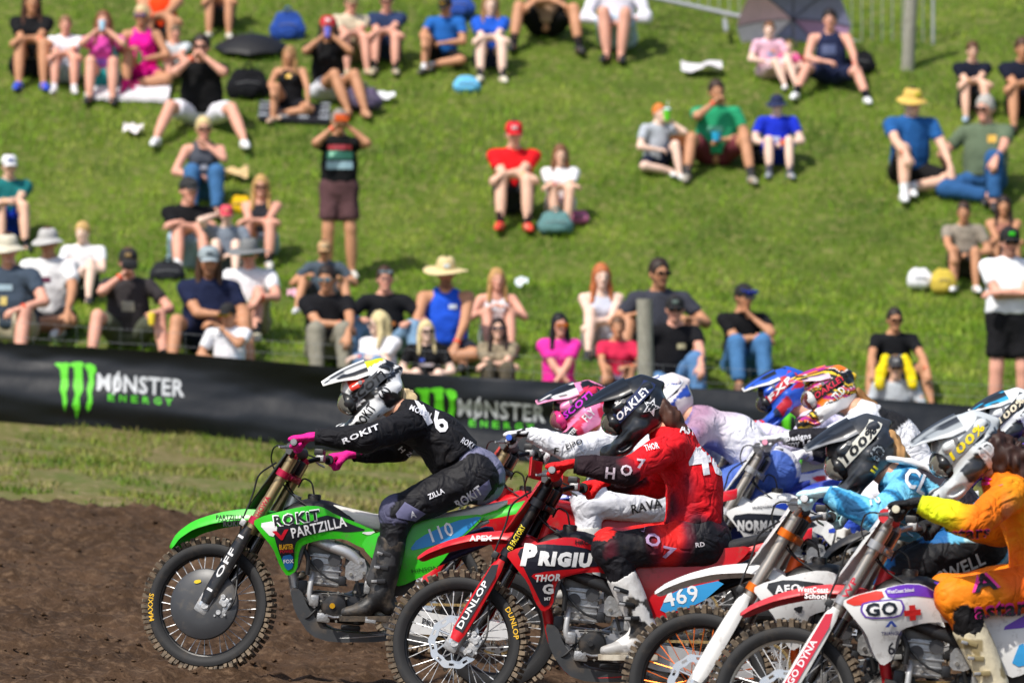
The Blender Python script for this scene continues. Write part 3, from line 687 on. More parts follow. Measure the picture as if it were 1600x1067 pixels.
    if c.get('tube_text'):
        s_, col_, l0, ln = c['tube_text']; vs, fs, w0 = flat_text(s_, .03, .5); q = place2(vs, (0, 0), .028, 0, w0, ln)
        MB().add([fk(l0 + p[0], -.098 - math.sqrt(max(1e-6, .031 ** 2 - (p[1] - .014) ** 2)), -.014 + p[1]) for p in q], fs).build('lettering', ink(col_), e, S, 0)
    # caliper and hoses
    mb = MB().box(fk(.02, -.085, -.085), (.055, .05, .10), RF, .012).box(fk(.055, -.1, -.075), (.05, .03, .05), RF, .01).box(fk(-.02, -.08, -.05), (.08, .02, .03), RF, .006)
    for l, n in ((-.005, -.08), (.045, -.085), (.075, -.06)): mb.tube([fk(l, -.10, n), fk(l, -.122, n)], .013, 12)
    for l, n in ((-.03, -.07), (.085, -.10), (.0, -.115)): mb.tube([fk(l, -.10, n), fk(l, -.118, n)], .006, 8)
    mb.build('brake_caliper', alu, e, S)
    pts = [fk(.80, -.2, .03), fk(.70, -.15, .10), fk(.60, -.13, .075), fk(.45, -.128, .055), fk(.36, -.085, .03), fk(.22, -.06, -.04), fk(.10, -.115, -.12), fk(.05, -.11, -.12), fk(.02, -.10, -.11)]
    MB().tube(chaikin(pts, 2, False), .0048, 7).build('brake_hose', hose_m, e, S)
    MB().box(fk(.45, -.128, .045), (.03, .022, .035), RF, .005).build('hose_clamp', alu if c.get('cover') else blk, e, S)
    # number plate, fender
    rows = []
    for l, w_ in ((.52, .05), (.58, .085), (.70, .115), (.84, .12), (.93, .10), (.955, .07)):
        rows.append([fk(l, y, .10 - .035 * (y / .12) ** 2 - (l - .52) * .08) for y in np.linspace(-w_, w_, 9)])
    MB().slab(rows, np.zeros((6, 9, 3)) - NF * .004).build('number_plate', c.get('plate', blk), e, S)
    rows = []; path = chaikin(c.get('fpath') or [(250, 853), (262, 832), (290, 812), (332, 799), (385, 793), (425, 800), (455, 818)], 2, False)
    n = len(path)
    for i, p in enumerate(path):
        t = i / (n - 1); w_ = np.interp(t, [0, .06, .2, .5, .75, 1], [.022, .05, .075, .098, .088, .06]); a = path[max(i - 1, 0)]; b = path[min(i + 1, n - 1)]
        tg = unit(G(*b) - G(*a)); nn = V(-tg[1], tg[0]); nn = nn if nn[1] > 0 else -nn; q = G(*p); q = q + V(.02, .0)
        dr = np.interp(t, [0, .15, .5, 1], [.012, .034, .055, .07] if not c.get('fpath') else [.008, .02, .036, .06]); row = []
        for u in np.linspace(-1, 1, 15):
            a_ = abs(u); drop = dr * (.18 * a_ ** 2 if a_ < .72 else .093 + (a_ - .72) / .28 * .9); rise = .008 * math.cos(u * 3.1 * 1.5) * (1 if a_ < .5 else 0)
            row.append(V(q[0] - nn[0] * drop, u * w_, q[1] - nn[1] * drop + rise * min(1, t * 4)))
        rows.append(row)
    rows = np.array(rows); MB().slab(rows, np.zeros_like(rows) + V(0, 0, -.005)).build('front_fender', fend, e, S)
    fstr = c.get('fender_text') or []
    for s_, px, py, h_, w_, a_, col_ in fstr:
        vs, fs, w0 = flat_text(s_, .05, .4); q = place2(vs, G(px, py) + V(.02, 0), h_ / 307, math.radians(a_) + TH, w0, w_ / 307)
        # the lettering lies on the fender's near flank
        MB().add([V(p[0], -.112, p[1]) for p in q], fs).build('lettering', ink(col_), e, S, 0)
    # handlebar
    C0 = fk(.83, 0, .0); bar = []
    for y, dx, dz in ((-.40, .105, .052), (-.27, .085, .05), (-.20, .06, .045), (-.12, .01, .01), (-.06, 0, 0), (.06, 0, 0), (.12, .01, .01), (.20, .06, .045), (.27, .085, .05), (.40, .105, .052)): bar.append(C0 + V(dx, y, dz + .02))
    MB().tube(chaikin(bar, 2, False), .0125, 12).build('handlebar', mat('bar_' + c.get('bar', '2a2a2c'), srgb(c.get('bar', '2a2a2c')), .3, .8), e, S)
    for sg in (-1, 1):
        g0, g1 = C0 + V(.086, sg * .275, .07), C0 + V(.106, sg * .405, .072)
        MB().tube([lerp(g0, g1, t) for t in (0, .04, .08, .1, .95, 1, 1.03)], [.026, .026, .026, .017, .017, .019, .012], 14).build('grip', rub, e, S)
        MB().tube([lerp(g0, g1, 1.02), lerp(g0, g1, 1.05)], [.0175, .016], 16).tube([lerp(g0, g1, 1.045), lerp(g0, g1, 1.062)], .011, 14).build('bar_end', mat('cap_' + c.get('cap', '88888a'), srgb(c.get('cap', '88888a')), .4, .2), e, S)
        lv = [C0 + V(.05, sg * .235, .068), C0 + V(.02, sg * .27, .06), C0 + V(.02, sg * .33, .05), C0 + V(.03, sg * .40, .045)]
        MB().tube(lv, [.010, .008, .007, .006], 8, sq=.6).box(C0 + V(.062, sg * .22, .068), (.045, .05, .04), None, .01).build('lever', alu, e, S)
    MB().box(C0 + V(.055, .22, .098), (.05, .055, .035), None, .008).build('brake_reservoir', blk, e, S)
    MB().tube([C0 + V(.0, -.115, .072), C0 + V(.0, .115, .072)], .032, 16, sq=.85).build('bar_pad', c.get('pad', mat('bar_pad', (.07, .07, .075), .7, var=.1)), e, S)
    for sg in (-1, 1): MB().box(C0 + V(0, sg * .05, -.005), (.05, .034, .075), RF, .008).build('bar_mount', blk, e, S)
    for k, (y0, y1, zz) in enumerate(((-.22, -.03, .0), (.2, .04, .02))):
        pts = [C0 + V(.05, y0, .065), C0 + V(-.07, y0 * .8, .08 + zz), C0 + V(-.11, y0 * .4, .0), C0 + V(-.02, y1, -.14), C0 + V(.12, y1 - .03, -.22)]
        MB().tube(chaikin(pts, 2, False), .0042, 6).build('cable', hose_m, e, S)
    if c.get('handguard'):
        for sg in (-1, 1):
            rows = [[C0 + V(-.03 + .03 * abs(t) ** 2, sg * (.30 + .10 * t), .075 + z_ * (.055 if z_ > 0 else .035)) for z_ in np.linspace(-1, 1, 5)] for t in np.linspace(-1, 1, 7)]
            MB().slab(rows, np.zeros((7, 5, 3)) + V(.004, 0, 0)).build('handguard', c['handguard'], e, S)
    # --- frame
    fm = frame
    mb = MB().tube([G3(432, 838, 0), G3(458, 772, 0)], .034, 16); mb.build('head_tube', fm, e)
    for sg in (-1, 1):
        pts = [G3(452, 800, sg * .04), G3(476, 836, sg * .10), G3(512, 850, sg * .128), G3(545, 862, sg * .13), G3(566, 885, sg * .122), G3(586, 925, sg * .11), G3(596, 968, sg * .11)]
        MB().tube(chaikin(pts, 2, False), .028, 12, sq=.62).build('frame_spar', c.get('spar', fm), e)
        MB().tube(chaikin([G3(586, 905, sg * .09), G3(650, 862, sg * .10), G3(760, 812, sg * .08)], 2, False), .011, 8).build('subframe', fm, e)
        MB().tube(chaikin([G3(465, 945, sg * .07), G3(480, 985, sg * .09), G3(520, 996, sg * .10), G3(598, 990, sg * .10)], 2, False), .016, 8).build('cradle', fm, e)
    MB().tube(chaikin([G3(444, 835, 0), G3(452, 890, 0), G3(460, 935, 0), G3(466, 950, 0)], 1, False), .026, 12).build('down_tube', fm, e)
    # --- engine
    eng = alu if c.get('eng') is None else c['eng']
    Re = rot('Y', math.degrees(TH) * -1 + 6)
    q = G3(505, 888, 0); mb = MB().box(q, (.155, .20, .17), Re, .02)
    for k in range(5): mb.box(q + V(0, 0, -.07 + k * .034), (.166, .212, .010), Re, .003)
    mb.build('cylinder', eng, e)
    q = G3(500, 858, 0); mb = MB().box(q, (.15, .17, .085), Re, .025).box(q + V(.01, 0, .045), (.11, .13, .03), Re, .01); mb.build('cylinder_head', mat('head_cover', (.16, .16, .165), .45, .6, var=.1, dirt=.3), e)
    mb = MB()
    for px in (493, 520): mb.disc(G3(px, 880 if px < 500 else 872, 0), .032, -.085, -.118, 24)
    mb.build('cam_cover', mat('cam_cover', (.07, .07, .075), .45, .4, var=.1), e)
    mb = MB().box(G3(524, 948, 0), (.30, .20, .15), Re, .03).box(G3(568, 935, 0), (.14, .17, .16), Re, .03); mb.build('crankcase', dark if not c.get('case') else c['case'], e)
    mb = MB().lathe([(.0001, -.155), (.03, -.153), (.058, -.146), (.066, -.135), (.068, -.09)], G3(520, 945, 0), 'y', 32); mb.build('ignition_cover', blk, e)
    mb = MB().disc(G3(517, 943, 0), .014, -.15, -.164, 6 if False else 14); mb.build('inspection_cap', mat('capb_' + c.get('bolt', 'd9a21c'), srgb(c.get('bolt', 'd9a21c')), .4, .5), e)
    mb = MB().lathe([(.0001, -.14), (.035, -.138), (.045, -.13), (.046, -.09)], G3(562, 950, 0), 'y', 24); mb.build('sprocket_cover', blk, e)
    for k in range(9):
        a = k * .7; MB().tube([G3(520, 945, -.10) + V(.074 * math.cos(a), 0, .074 * math.sin(a)), G3(520, 945, -.128) + V(.074 * math.cos(a), 0, .074 * math.sin(a))], .007, 6).build('bolt', steel, e)
    for px, py in ((478, 868), (478, 925), (532, 868), (532, 925), (500, 905), (545, 900), (552, 922)): MB().tube([G3(px, py, -.09), G3(px, py, -.122)], .008, 6).build('bolt', steel, e)
    pts = [G3(470, 898, .05), G3(462, 900, .02), G3(458, 912, .06), G3(462, 935, .12), G3(490, 950, .15), G3(550, 930, .16), G3(620, 890, .16)]
    MB().tube(chaikin(pts, 2, False), .023, 12).build('exhaust_header', mat('header', (.42, .36, .3), .35, .9, var=.2), e)
    MB().tube([G3(640, 885, .165), G3(655, 880, .168), G3(735, 846, .168), G3(760, 836, .165), G3(770, 832, .165)], [.03, .05, .052, .048, .03], 18, sq=.85).build('muffler', mat('muff_' + c.get('muff', '4b4666'), srgb(c.get('muff', '4b4666')), .3, .8, var=.1), e)
    pts = [G3(490, 880, -.05), G3(484, 902, -.12), G3(480, 930, -.13), G3(490, 945, -.12)]
    MB().tube(chaikin(pts, 2, False), .014, 10).build('water_hose', mat('water_hose', (.5, .5, .5), .45, .4, var=.1), e)
    for (a, b, r_) in (((470, 850, -.13), (478, 895, -.14), .012), ((535, 880, -.12), (560, 925, -.13), .008), ((500, 925, -.11), (545, 930, -.125), .006), ((470, 930, -.10), (505, 975, -.11), .010)):
        mid = (np.array(G3(*a)) + np.array(G3(*b))) / 2 + V(.02, -.01, .01); MB().tube(chaikin([G3(*a), mid, G3(*b)], 2, False), r_, 8).build('hose', hose_m, e)
    panel(GP([(538, 876), (566, 866), (572, 888), (560, 905), (536, 902)]), lambda x, z: .142, alu, 'engine_mount', e, thick=.008, step=.1)
    for px, py in ((546, 894), (562, 876), (566, 892)): MB().disc(G3(px, py, 0), .009, -.14, -.152, 10).build('mount_bolt', steel, e)
    for sg in (-1, 1):
        q = G3(466, 858, sg * .10); mb = MB().box(q, (.04, .095, .21), rot('Y', math.degrees(TH) + 10), .008)
        mb.build('radiator', mat('radiator', (.25, .25, .26), .5, .7, bump=.8, bscale=160), e)
        for k in range(6): MB().box(q + V(-.028, 0, -.09 + k * .036), (.03, .095, .005), rot('Y', 35)).build('louvre', blk, e)
    # skid plate
    sk = chaikin(GP([(450, 915), (458, 955), (482, 990), (515, 1001), (602, 1000), (604, 990), (522, 984), (496, 970), (478, 945), (468, 918)]), 1); MB().prism(sk, -.115, .115).build('skid_plate', mat('skid', (.04, .042, .045), .5, var=.25, dirt=.75, dscale=6, dthr=.46), e, smooth=30)
    # footpegs, levers
    for sg in (-1, 1):
        q = G3(577, 966, sg * .185); mb = MB().box(q, (.055, .12, .018), Re, .003)
        for k in range(4): mb.box(q + V(-.022 if k % 2 else .022, sg * (-.05 + k * .033), .014), (.010, .012, .016), Re)
        mb.build('footpeg', alu, e)
        MB().box(G3(592, 955, sg * .12), (.07, .04, .09), Re, .012).build('peg_bracket', alu, e)
    MB().tube(chaikin([G3(565, 962, -.13), G3(545, 958, -.155), G3(520, 962, -.165), G3(508, 958, -.18)], 1, False), .008, 8).tube([G3(508, 958, -.165), G3(508, 958, -.20)], .009, 8).build('gear_lever', alu, e)
    # swingarm, chain
    for sg in (-1, 1):
        o2 = chaikin(GP([(592, 942), (625, 946), (700, 960), (782, 970), (800, 978), (796, 994), (770, 998), (690, 990), (620, 985), (592, 975)]), 1); MB().prism(o2, sg * .085, sg * .128).build('swingarm', c.get('arm', mat('arm', (.68, .68, .68), .35, .6, var=.08, dirt=.4)), e, smooth=30)
    MB().box(G3(610, 965, 0), (.08, .2, .1), Re, .02).build('swingarm_pivot', alu, e)
    for s_, px, py, h_, w_, a_, col_ in c.get('arm_text', []): text(s_, px, py, h_, w_, a_, yarm, ink(col_), e)
    sp = V(G(562, 950)[0], 0, G(562, 950)[1]); rs = V(1.475, 0, .338); links = []
    up = unit(rs - sp); nn = V(-up[2], 0, up[0]); r1, r2 = .036, .122; dn = MB(); nl = 46
    for sgn in (1, -1):
        a, b = sp + nn * r1 * sgn, rs + nn * r2 * sgn
        for k in range(nl):
            q = lerp(a, b, (k + .5) / nl); dd = unit(b - a); R_ = np.stack([dd, V(0, 1, 0), np.cross(dd, V(0, 1, 0))], 1)
            dn.box(q + V(0, -.078 + (.005 if k % 2 else 0), 0), (.0165, .012 if k % 2 else .018, .013), R_)
    for k in range(22):
        a = -1.25 + k * 2.5 / 21; q = rs + V(math.cos(a) * r2, 0, math.sin(a) * r2); dn.box(q + V(0, -.078, 0), (.0165, .016, .013), rot('Y', -math.degrees(a) + 90))
    meta(dn.build('chain', chain_m, e, smooth=0), kind='stuff')
    MB().box(G3(735, 1010, -.078), (.12, .03, .05), Re, .01).build('chain_guide', blk, e)
    mb = MB()
    cs = [G3(640, 940, 0) + V(.035 * math.cos(t), .035 * math.sin(t), 0) + (G3(600, 850, 0) - G3(640, 940, 0)) * t / 44 for t in np.arange(0, 44, .5)]
    mb.tube(cs, .006, 6); mb.build('shock_spring', mat('spring', (.7, .68, .6), .4, .3), e); MB().tube([G3(645, 950, 0), G3(596, 842, 0)], .02, 10).build('shock_absorber', dark, e)
    MB().prism(chaikin(GP([(572, 850), (600, 836), (650, 840), (655, 880), (640, 925), (605, 932), (585, 905)]), 1), -.075, .075).build('air_box', blk, e, smooth=30)
    MB().box(G3(612, 992, 0), (.13, .12, .05), Re, .015).build('shock_linkage', alu, e)
    for (px_, py_, y_, sx_, sz_, m_) in ((548, 870, -.10, .07, .09, dark), (575, 915, -.11, .06, .07, alu), (488, 935, -.115, .05, .06, alu), (470, 915, -.06, .05, .07, dark), (545, 978, -.10, .10, .03, dark), (503, 962, -.115, .07, .05, alu), (532, 905, -.11, .04, .05, dark)): MB().box(G3(px_, py_, y_), (sx_, .05, sz_), Re, .012).build('engine_part', m_, e)
    for (a, b) in (((540, 858, -.10), (575, 900, -.12)), ((478, 868, -.12), (540, 912, -.12)), ((500, 940, -.12), (470, 965, -.10)), ((560, 930, -.12), (590, 900, -.11))):
        mid = (np.array(G3(*a)) + np.array(G3(*b))) / 2 + V(-.015, -.015, -.03); MB().tube(chaikin([G3(*a), mid, G3(*b)], 2, False), .0055, 7).build('hose', hose_m, e)
    # --- bodywork
    tank = []; 
    for (px, py, w_, h_) in ((440, 792, .05, .05), (455, 783, .085, .09), (480, 777, .105, .13), (510, 781, .10, .14), (540, 792, .085, .12), (560, 799, .07, .08)):
        q = G(px, py); tank.append([V(q[0], w_ * math.sin(a), q[1] - h_ / 2 + h_ / 2 * math.cos(a)) for a in np.linspace(0, 2 * math.pi, 17)])
    MB().grid(tank).build('fuel_tank', c.get('tank', blk), e)
    MB().lathe([(.0001, .03), (.03, .03), (.034, .024), (.034, 0)], G3(487, 780, 0), 'z', 20).build('fuel_cap', blk, e)
    MB().tube(chaikin([G3(487, 772, 0), G3(484, 752, 0), G3(470, 745, .02), G3(462, 760, .03)], 2, False), .0045, 7).build('breather_hose', hose_m, e)
    st = []
    for (px, py, w_, h_) in ((512, 784, .055, .05), (540, 792, .075, .075), (580, 801, .082, .085), (630, 806, .085, .085), (680, 802, .088, .08), (730, 792, .09, .07), (775, 783, .088, .045), (790, 780, .07, .02)):
        q = G(px, py); st.append([V(q[0], w_ * np.sign(math.sin(a)) * abs(math.sin(a)) ** .55, q[1] - h_ / 2 + h_ / 2 * np.sign(math.cos(a)) * abs(math.cos(a)) ** .55) for a in np.linspace(0, 2 * math.pi, 21)])
    MB().grid(st).build('seat', seat, e)
    rf = []
    for (px, py, w_) in ((700, 806, .085), (750, 796, .098), (800, 786, .10), (820, 781, .094), (836, 778, .075), (844, 776, .045)):
        q = G(px, py); rf.append([V(q[0], w_ * u, q[1] - .05 * max(0, abs(u) - .75) / .25 + .004 * math.cos(6 * u)) for u in np.linspace(-1, 1, 13)])
    rf = np.array(rf); MB().slab(rf, np.zeros_like(rf) + V(0, 0, -.005)).build('rear_fender', c.get('tail', body), e)
    for sg in (-1, 1):
        panel(GP(SHROUD), yshroud, body, 'radiator_shroud', e, sg)
        panel(GP(SIDE), yside, c.get('side', body), 'side_panel', e, sg)
    for i_, (pts, col_) in enumerate(c.get('shroud_gfx', [])): decal(chaikin(GP(pts), 1), yshroud, ink(col_), e, .002 + .0007 * i_)
    for s_, px, py, h_, w_, a_, col_, *k in c.get('shroud_text', []): text(s_, px, py, h_, w_, a_, yshroud, ink(col_), e, .0045 + (k[0] if k else 0), bold=k[1] if len(k) > 1 else .03, shear=k[2] if len(k) > 2 else 0)
    for pts, col_ in c.get('side_gfx', []): decal(chaikin(GP(pts), 1), yside, ink(col_), e)
    for s_, px, py, h_, w_, a_, col_ in c.get('side_text', []): text(s_, px, py, h_, w_, a_, yside, ink(col_), e, .0045)
    e['d'] = d
    M = Matrix.Translation(e.location) @ e.rotation_euler.to_matrix().to_4x4()
    out = dict(e=e, d=d, M=M)
    for nm, sg in (('L', -1), ('R', 1)):
        out['grip' + nm] = np.array(M @ S @ Vector(C0 + V(.097, sg * .345, .071))); out['peg' + nm] = np.array(M @ Vector(G3(577, 964, sg * .19)))
    return out
white_p, blk_p = plastic('e6e6e4'), plastic('1a1a1c')
green, red, blue, orange = plastic('33c21d'), plastic('cf1420'), plastic('1c3fae'), plastic('ee5a12')
alu_f = mat('frame_alu', (.6, .6, .6), .4, .75, var=.08, dirt=.3)
def paintm(h): return mat('paint_' + h, srgb(h), .35, .2, var=.05, dirt=.3)
BK = {}
BK['green'] = bike('green and black motocross bike with white seat and black front disc cover', 318, 29.0, dict(
    body=green, fender=green, guard=blk_p, frame=alu_f, clamp='c01f48', tube='b09a72', seat=mat('white_seat', srgb('d6d3cc'), .7, var=.06, bump=.3, bscale=120), rim='0c0c0e', hub='a81524', cover=True, side=green, plate=blk_p,
    tyre_text='MAXXIS', tyre_at=(-160, 1), guard_text=('I  OFF  I', .03, 'e8e8e8', .33), tube_text=('SHOWA', 'b01030', .50, .13), arm=mat('white_arm', (.8, .8, .79), .4, .2, var=.06, dirt=.5), arm_text=[('PRO', 655, 974, 13, 26, -8, '3a3a3c')],
    fender_text=[('PARTZILLA', 334, 813, 7, 46, 0, '060806'), ('ROKiT', 346, 824, 9, 32, 0, '060806')],
    shroud_gfx=[([(424, 822), (452, 812), (470, 818), (505, 801), (524, 806), (550, 818), (572, 826), (540, 829), (520, 826), (500, 828), (470, 836), (459, 846), (457, 885), (446, 889), (436, 866), (430, 846)], '1b1f27'), ([(402, 815), (428, 810), (433, 823), (424, 838)], 'e9e9e9'), ([(560, 829), (586, 827), (574, 834)], 'e9e9e9'), ([(437, 866), (456, 862), (456, 884), (446, 889)], '2468a8')],
    shroud_text=[('ROKiT', 426, 819, 17, 74, 8, 'f2f2f2', -.001, .085), ('ROKiT', 427, 818, 15, 72, 8, '0f1114', .001, .045), ('V', 428, 841, 15, 24, 8, 'c9152c', 0, .05), ('PARTZILLA', 455, 837, 16, 87, 12, 'f0f0f0', 0, .03), ('BLASTER', 435, 855, 8, 22, 3, 'e8b02a', 0, .04), ('POWER', 436, 861, 5, 21, 3, 'c02030'), ('FOX', 441, 877, 6, 16, 4, 'f0f0f0')],
    side_gfx=[([(636, 858), (650, 838), (705, 812), (752, 803), (738, 816), (715, 838), (664, 852)], '2b8fd0')], side_text=[('110', 668, 846, 22, 42, 20, 'f2f2f2'), ('HINSON', 640, 892, 6, 42, 8, '1c5a12')]))
FLATF = [(252, 818), (270, 806), (303, 793), (345, 783), (395, 780), (430, 790), (455, 812)]; dk_spar = mat('black_spar', (.02, .02, .022), .45, .3, var=.1, dirt=.3)
grey_seat = mat('black_seat', (.02, .02, .022), .75, var=.1, bump=.4, bscale=120); blue_seat = mat('blue_seat', srgb('1d2f86'), .75, var=.08); 
BLKP = [(408, 806), (440, 796), (500, 800), (545, 817), (560, 829), (505, 831), (470, 838), (460, 850), (458, 886), (447, 890), (434, 862), (420, 834)]
BK['red'] = bike('red motocross bike with black shroud graphics and blue 469 side plate', 706.6, 27.3, dict(
    fpath=FLATF, spar=dk_spar, body=red, fender=red, guard=red, frame=paintm('c8141e'), clamp='26262a', tube='1b1c20', seat=grey_seat, rim='0d0d0f', hub='8d8d8f', side=red, plate=red, handguard=red, cap='9a9a9c', muff='2c2c30', case=mat('case_red', (.3, .3, .31), .45, .7, dirt=.3), tank=blk,
    tyre_text='DUNLOP', tyre_at=(38, 1), guard_patch='191b22', guard_text=('DUNLOP', .03, 'f0f0f0', .26), tube_text=('KYB FACTORY', 'e5cf2a', .48, .16), bolt='3a3a3c',
    fender_text=[('APEX', 340, 797, 8, 34, 0, 'f0e6e6')],
    shroud_gfx=[(BLKP, '1c1e2b'), ([(428, 842), (455, 836), (520, 832), (500, 838), (470, 845), (440, 852)], 'd41420')],
    shroud_text=[('P', 414, 826, 30, 24, -3, 'f4f4f4', 0, .09, .18), ('RIGIU', 440, 826, 19, 80, -3, 'f4f4f4', 0, .10, .12), ('THOR', 435, 852, 10, 38, 3, 'f0f0f0', 0, .06, .25), ('G', 447, 870, 14, 16, 3, 'e8e8e8', 0, .07), ('M7', 449, 880, 5, 10, 3, 'e8e8e8'), ('HRC', 494, 797, 6, 20, -4, '141416', 0, .04)],
    side_gfx=[([(616, 901), (631, 867), (722, 848), (674, 888)], '3a9fdc')], side_text=[('469', 626, 890, 24, 52, 12, 'f6f6f6'), ('RD', 676, 850, 5, 10, 8, 'f0f0f0')]))
BK['orange'] = bike('white motocross bike with orange frame, fork clamps and spokes', 1083, 25.4, dict(
    fpath=FLATF, spar=dk_spar, body=white_p, fender=white_p, guard=white_p, frame=paintm('ee5a12'), clamp='ee7210', tube='b3aba0', seat=grey_seat, rim='101012', hub='d95a12', side=white_p, cover=False, plate=white_p, cap='d8d8d8', spoke='e06a18', bar='b0b0b2', tank=blk, muff='2c2c30',
    shroud_gfx=[([(408, 806), (440, 798), (500, 806), (470, 822), (430, 830)], '2a2c30'), ([(446, 838), (462, 834), (458, 846)], '2a2c30')], shroud_text=[('AEO', 424, 818, 11, 34, 5, 'eaeaea', 0, .05), ('Twin Air', 432, 858, 7, 27, 0, '181a1c', 0, .03, .2)],
    side_gfx=[([(616, 901), (631, 867), (720, 849), (674, 887)], 'f2f2f2')], side_text=[]))
BK['go'] = bike('white, red and purple motocross bike lettered GO on the shroud', 1219, 24.7, dict(
    fpath=[(a, b + 11) for a, b in FLATF], spar=dk_spar, body=white_p, fender=plastic('cf3a40'), guard=white_p, frame=paintm('c41a26'), clamp='a8a8aa', tube='a8a29a', seat=plastic('5a2ea8', 0), rim='c9c4ba', hub='9a9a9a', side=white_p, plate=white_p, cap='d9d2b8', bar='b0b0b2', muff='8a8a8c', pad=mat('red_pad', srgb('b81c28'), .7), tank=blk,
    guard_patch='c4203a', guard_text=('GO DYNA', .03, 'efe6ea', .22), tube_text=('WP', 'c4203a', .5, .1),
    fender_text=[('WestCoast', 336, 803, 7, 42, -2, 'f6f0f0'), ('School', 346, 812, 7, 30, -2, 'f6f0f0')],
    shroud_gfx=[([(396, 812), (412, 803), (444, 795), (449, 806), (412, 818)], 'd8382c'), ([(447, 794), (474, 788), (500, 789), (523, 803), (548, 812), (510, 806), (486, 803), (454, 807)], '6a35b8'), ([(420, 811), (470, 806), (476, 818), (470, 832), (424, 834), (416, 823)], '6a48b0'), ([(422, 813), (468, 808), (473, 818), (468, 830), (426, 832), (419, 823)], 'f4f4f4')],
    shroud_text=[('GO', 424, 830, 17, 42, 4, '1e2632', .002, .05), ('+', 476, 838, 24, 22, 4, 'd42a2a', 0, .10), ('TRIANGLE', 445, 856, 5, 27, 2, '3a3f78'), ('^', 450, 850, 14, 16, 2, '3a56b0', 0, .03), ('6', 454, 882, 17, 10, 4, '2a2c38', 0, .02), ('WestCoast School', 452, 800, 5, 36, 4, 'f0f0f0', .001)],
    side_gfx=[([(600, 850), (650, 822), (740, 806), (700, 836), (640, 846)], '6a35b8'), ([(616, 901), (631, 862), (720, 847), (674, 887)], '3a9fdc')], side_text=[('17', 634, 893, 28, 32, 12, 'f6f6f6')]))
BK['farred'] = bike('red motocross bike half hidden behind the green one', 660, 31.2, dict(fpath=FLATF, spar=dk_spar, body=red, fender=red, guard=red, frame=paintm('c8141e'), clamp='26262a', tube='b09a72', seat=plastic('b81820', 0), rim='0d0d0f', hub='8d8d8f', detail=1, cap='3a62c8', tank=red, plate=red, muff='5a4a7a'))
BK['blue'] = bike('blue motocross bike with yellow oval on its front fender', 850, 33.2, dict(body=blue, fender=blue, guard=blue, frame=alu_f, clamp='8a8a8c', tube='3a3a3c', seat=blue_seat, rim='1c3fae', hub='8d8d8f', detail=1, tank=blue, plate=white_p,
    shroud_gfx=[([(415, 815), (470, 800), (500, 812), (450, 836)], 'e8e8ea')], fender_text=[('(((', 290, 815, 9, 30, 0, 'f0c020'), ('YZ', 345, 806, 12, 40, 0, 'f0f0f0')]))
BK['fxr'] = bike('blue motocross bike with blue seat behind the white Norman bike', 1026, 34.3, dict(body=blue, fender=white_p, guard=white_p, frame=alu_f, clamp='8a8a8c', tube='8a8478', seat=blue_seat, rim='1c3fae', hub='8d8d8f', detail=0, tank=blue, plate=white_p, side=blue))
BK['norman'] = bike('white and navy motocross bike lettered NORMAN Racing on its shroud', 1062, 32.9, dict(fpath=FLATF, spar=dk_spar, body=white_p, fender=white_p, guard=white_p, frame=paintm('23408f'), clamp='b8b8b8', tube='b3aba0', seat=blue_seat, rim='101012', hub='8d8d8f', detail=1, cap='e89ab0', tank=white_p, side=white_p, plate=white_p, bar='b0b0b2',
    shroud_gfx=[([(402, 818), (440, 812), (540, 822), (560, 838), (500, 842), (470, 850), (440, 850), (420, 845)], '20242e'), ([(470, 800), (500, 794), (540, 808), (515, 812)], '1c3fae')], shroud_text=[('NORMAN', 414, 843, 17, 78, 0, 'dcdcdc', 0, .09), ('Racing', 440, 852, 9, 42, 0, 'dcdcdc', 0, .0, .3), ('HUSQVARNA', 440, 806, 5, 40, 4, '2a2c38')],
    side_gfx=[([(560, 848), (640, 820), (720, 810), (640, 850)], '1c3fae')]))
BK['purple'] = bike('dark motocross bike mostly hidden behind the light blue rider', 1334, 31.8, dict(body=blk_p, fender=blk_p, guard=blk_p, frame=alu_f, clamp='8a8a8c', tube='8a8478', seat=grey_seat, rim='101012', hub='8d8d8f', detail=0))
# ================================================================== riders
def vc_mat(name, rough=.8, bump=.5, bs=14): return mat(name, (0, 0, 0), rough, vc=True, var=.07, vscale=14, bump=bump, bscale=bs, spec=.3, dirt=.18, dscale=9, dthr=.6)
JER = vc_mat('jersey_cloth', .8, .9, 16); PAN = vc_mat('pants_cloth', .65, .8, 15); BOO = mat('boot_leather', (0, 0, 0), .5, vc=True, var=.1, bump=.3, bscale=30, dirt=.6, dscale=9, dthr=.5, dcol=(.2, .15, .10)); HEL = mat('helmet_paint', (0, 0, 0), .3, vc=True, var=.04, coat=.3, dirt=.12, dscale=16, dthr=.62)
SKIN = mat('skin_vc', (0, 0, 0), .55, vc=True, var=.08, vscale=20, spec=.35)
def creases(m, sc, dist):
    t = m.node_tree; N = t.nodes; L = t.links; b = N['Principled BSDF']; tc = N.new('ShaderNodeTexCoord')
    n = N.new('ShaderNodeTexNoise'); n.inputs['Scale'].default_value = sc; n.inputs['Detail'].default_value = 2.5; n.inputs['Distortion'].default_value = .8; L.new(tc.outputs['Object'], n.inputs[0])
    a = N.new('ShaderNodeMath'); a.operation = 'SUBTRACT'; a.inputs[1].default_value = .5; L.new(n.outputs[0], a.inputs[0]); a2 = N.new('ShaderNodeMath'); a2.operation = 'ABSOLUTE'; L.new(a.outputs[0], a2.inputs[0])
    bp = N.new('ShaderNodeBump'); bp.inputs['Strength'].default_value = .85; bp.inputs['Distance'].default_value = dist; L.new(a2.outputs[0], bp.inputs['Height'])
    old = b.inputs['Normal'].links
    if old: L.new(old[0].from_socket, bp.inputs['Normal'])
    L.new(bp.outputs[0], b.inputs['Normal'])
creases(JER, 9., .06); creases(PAN, 9., .045)
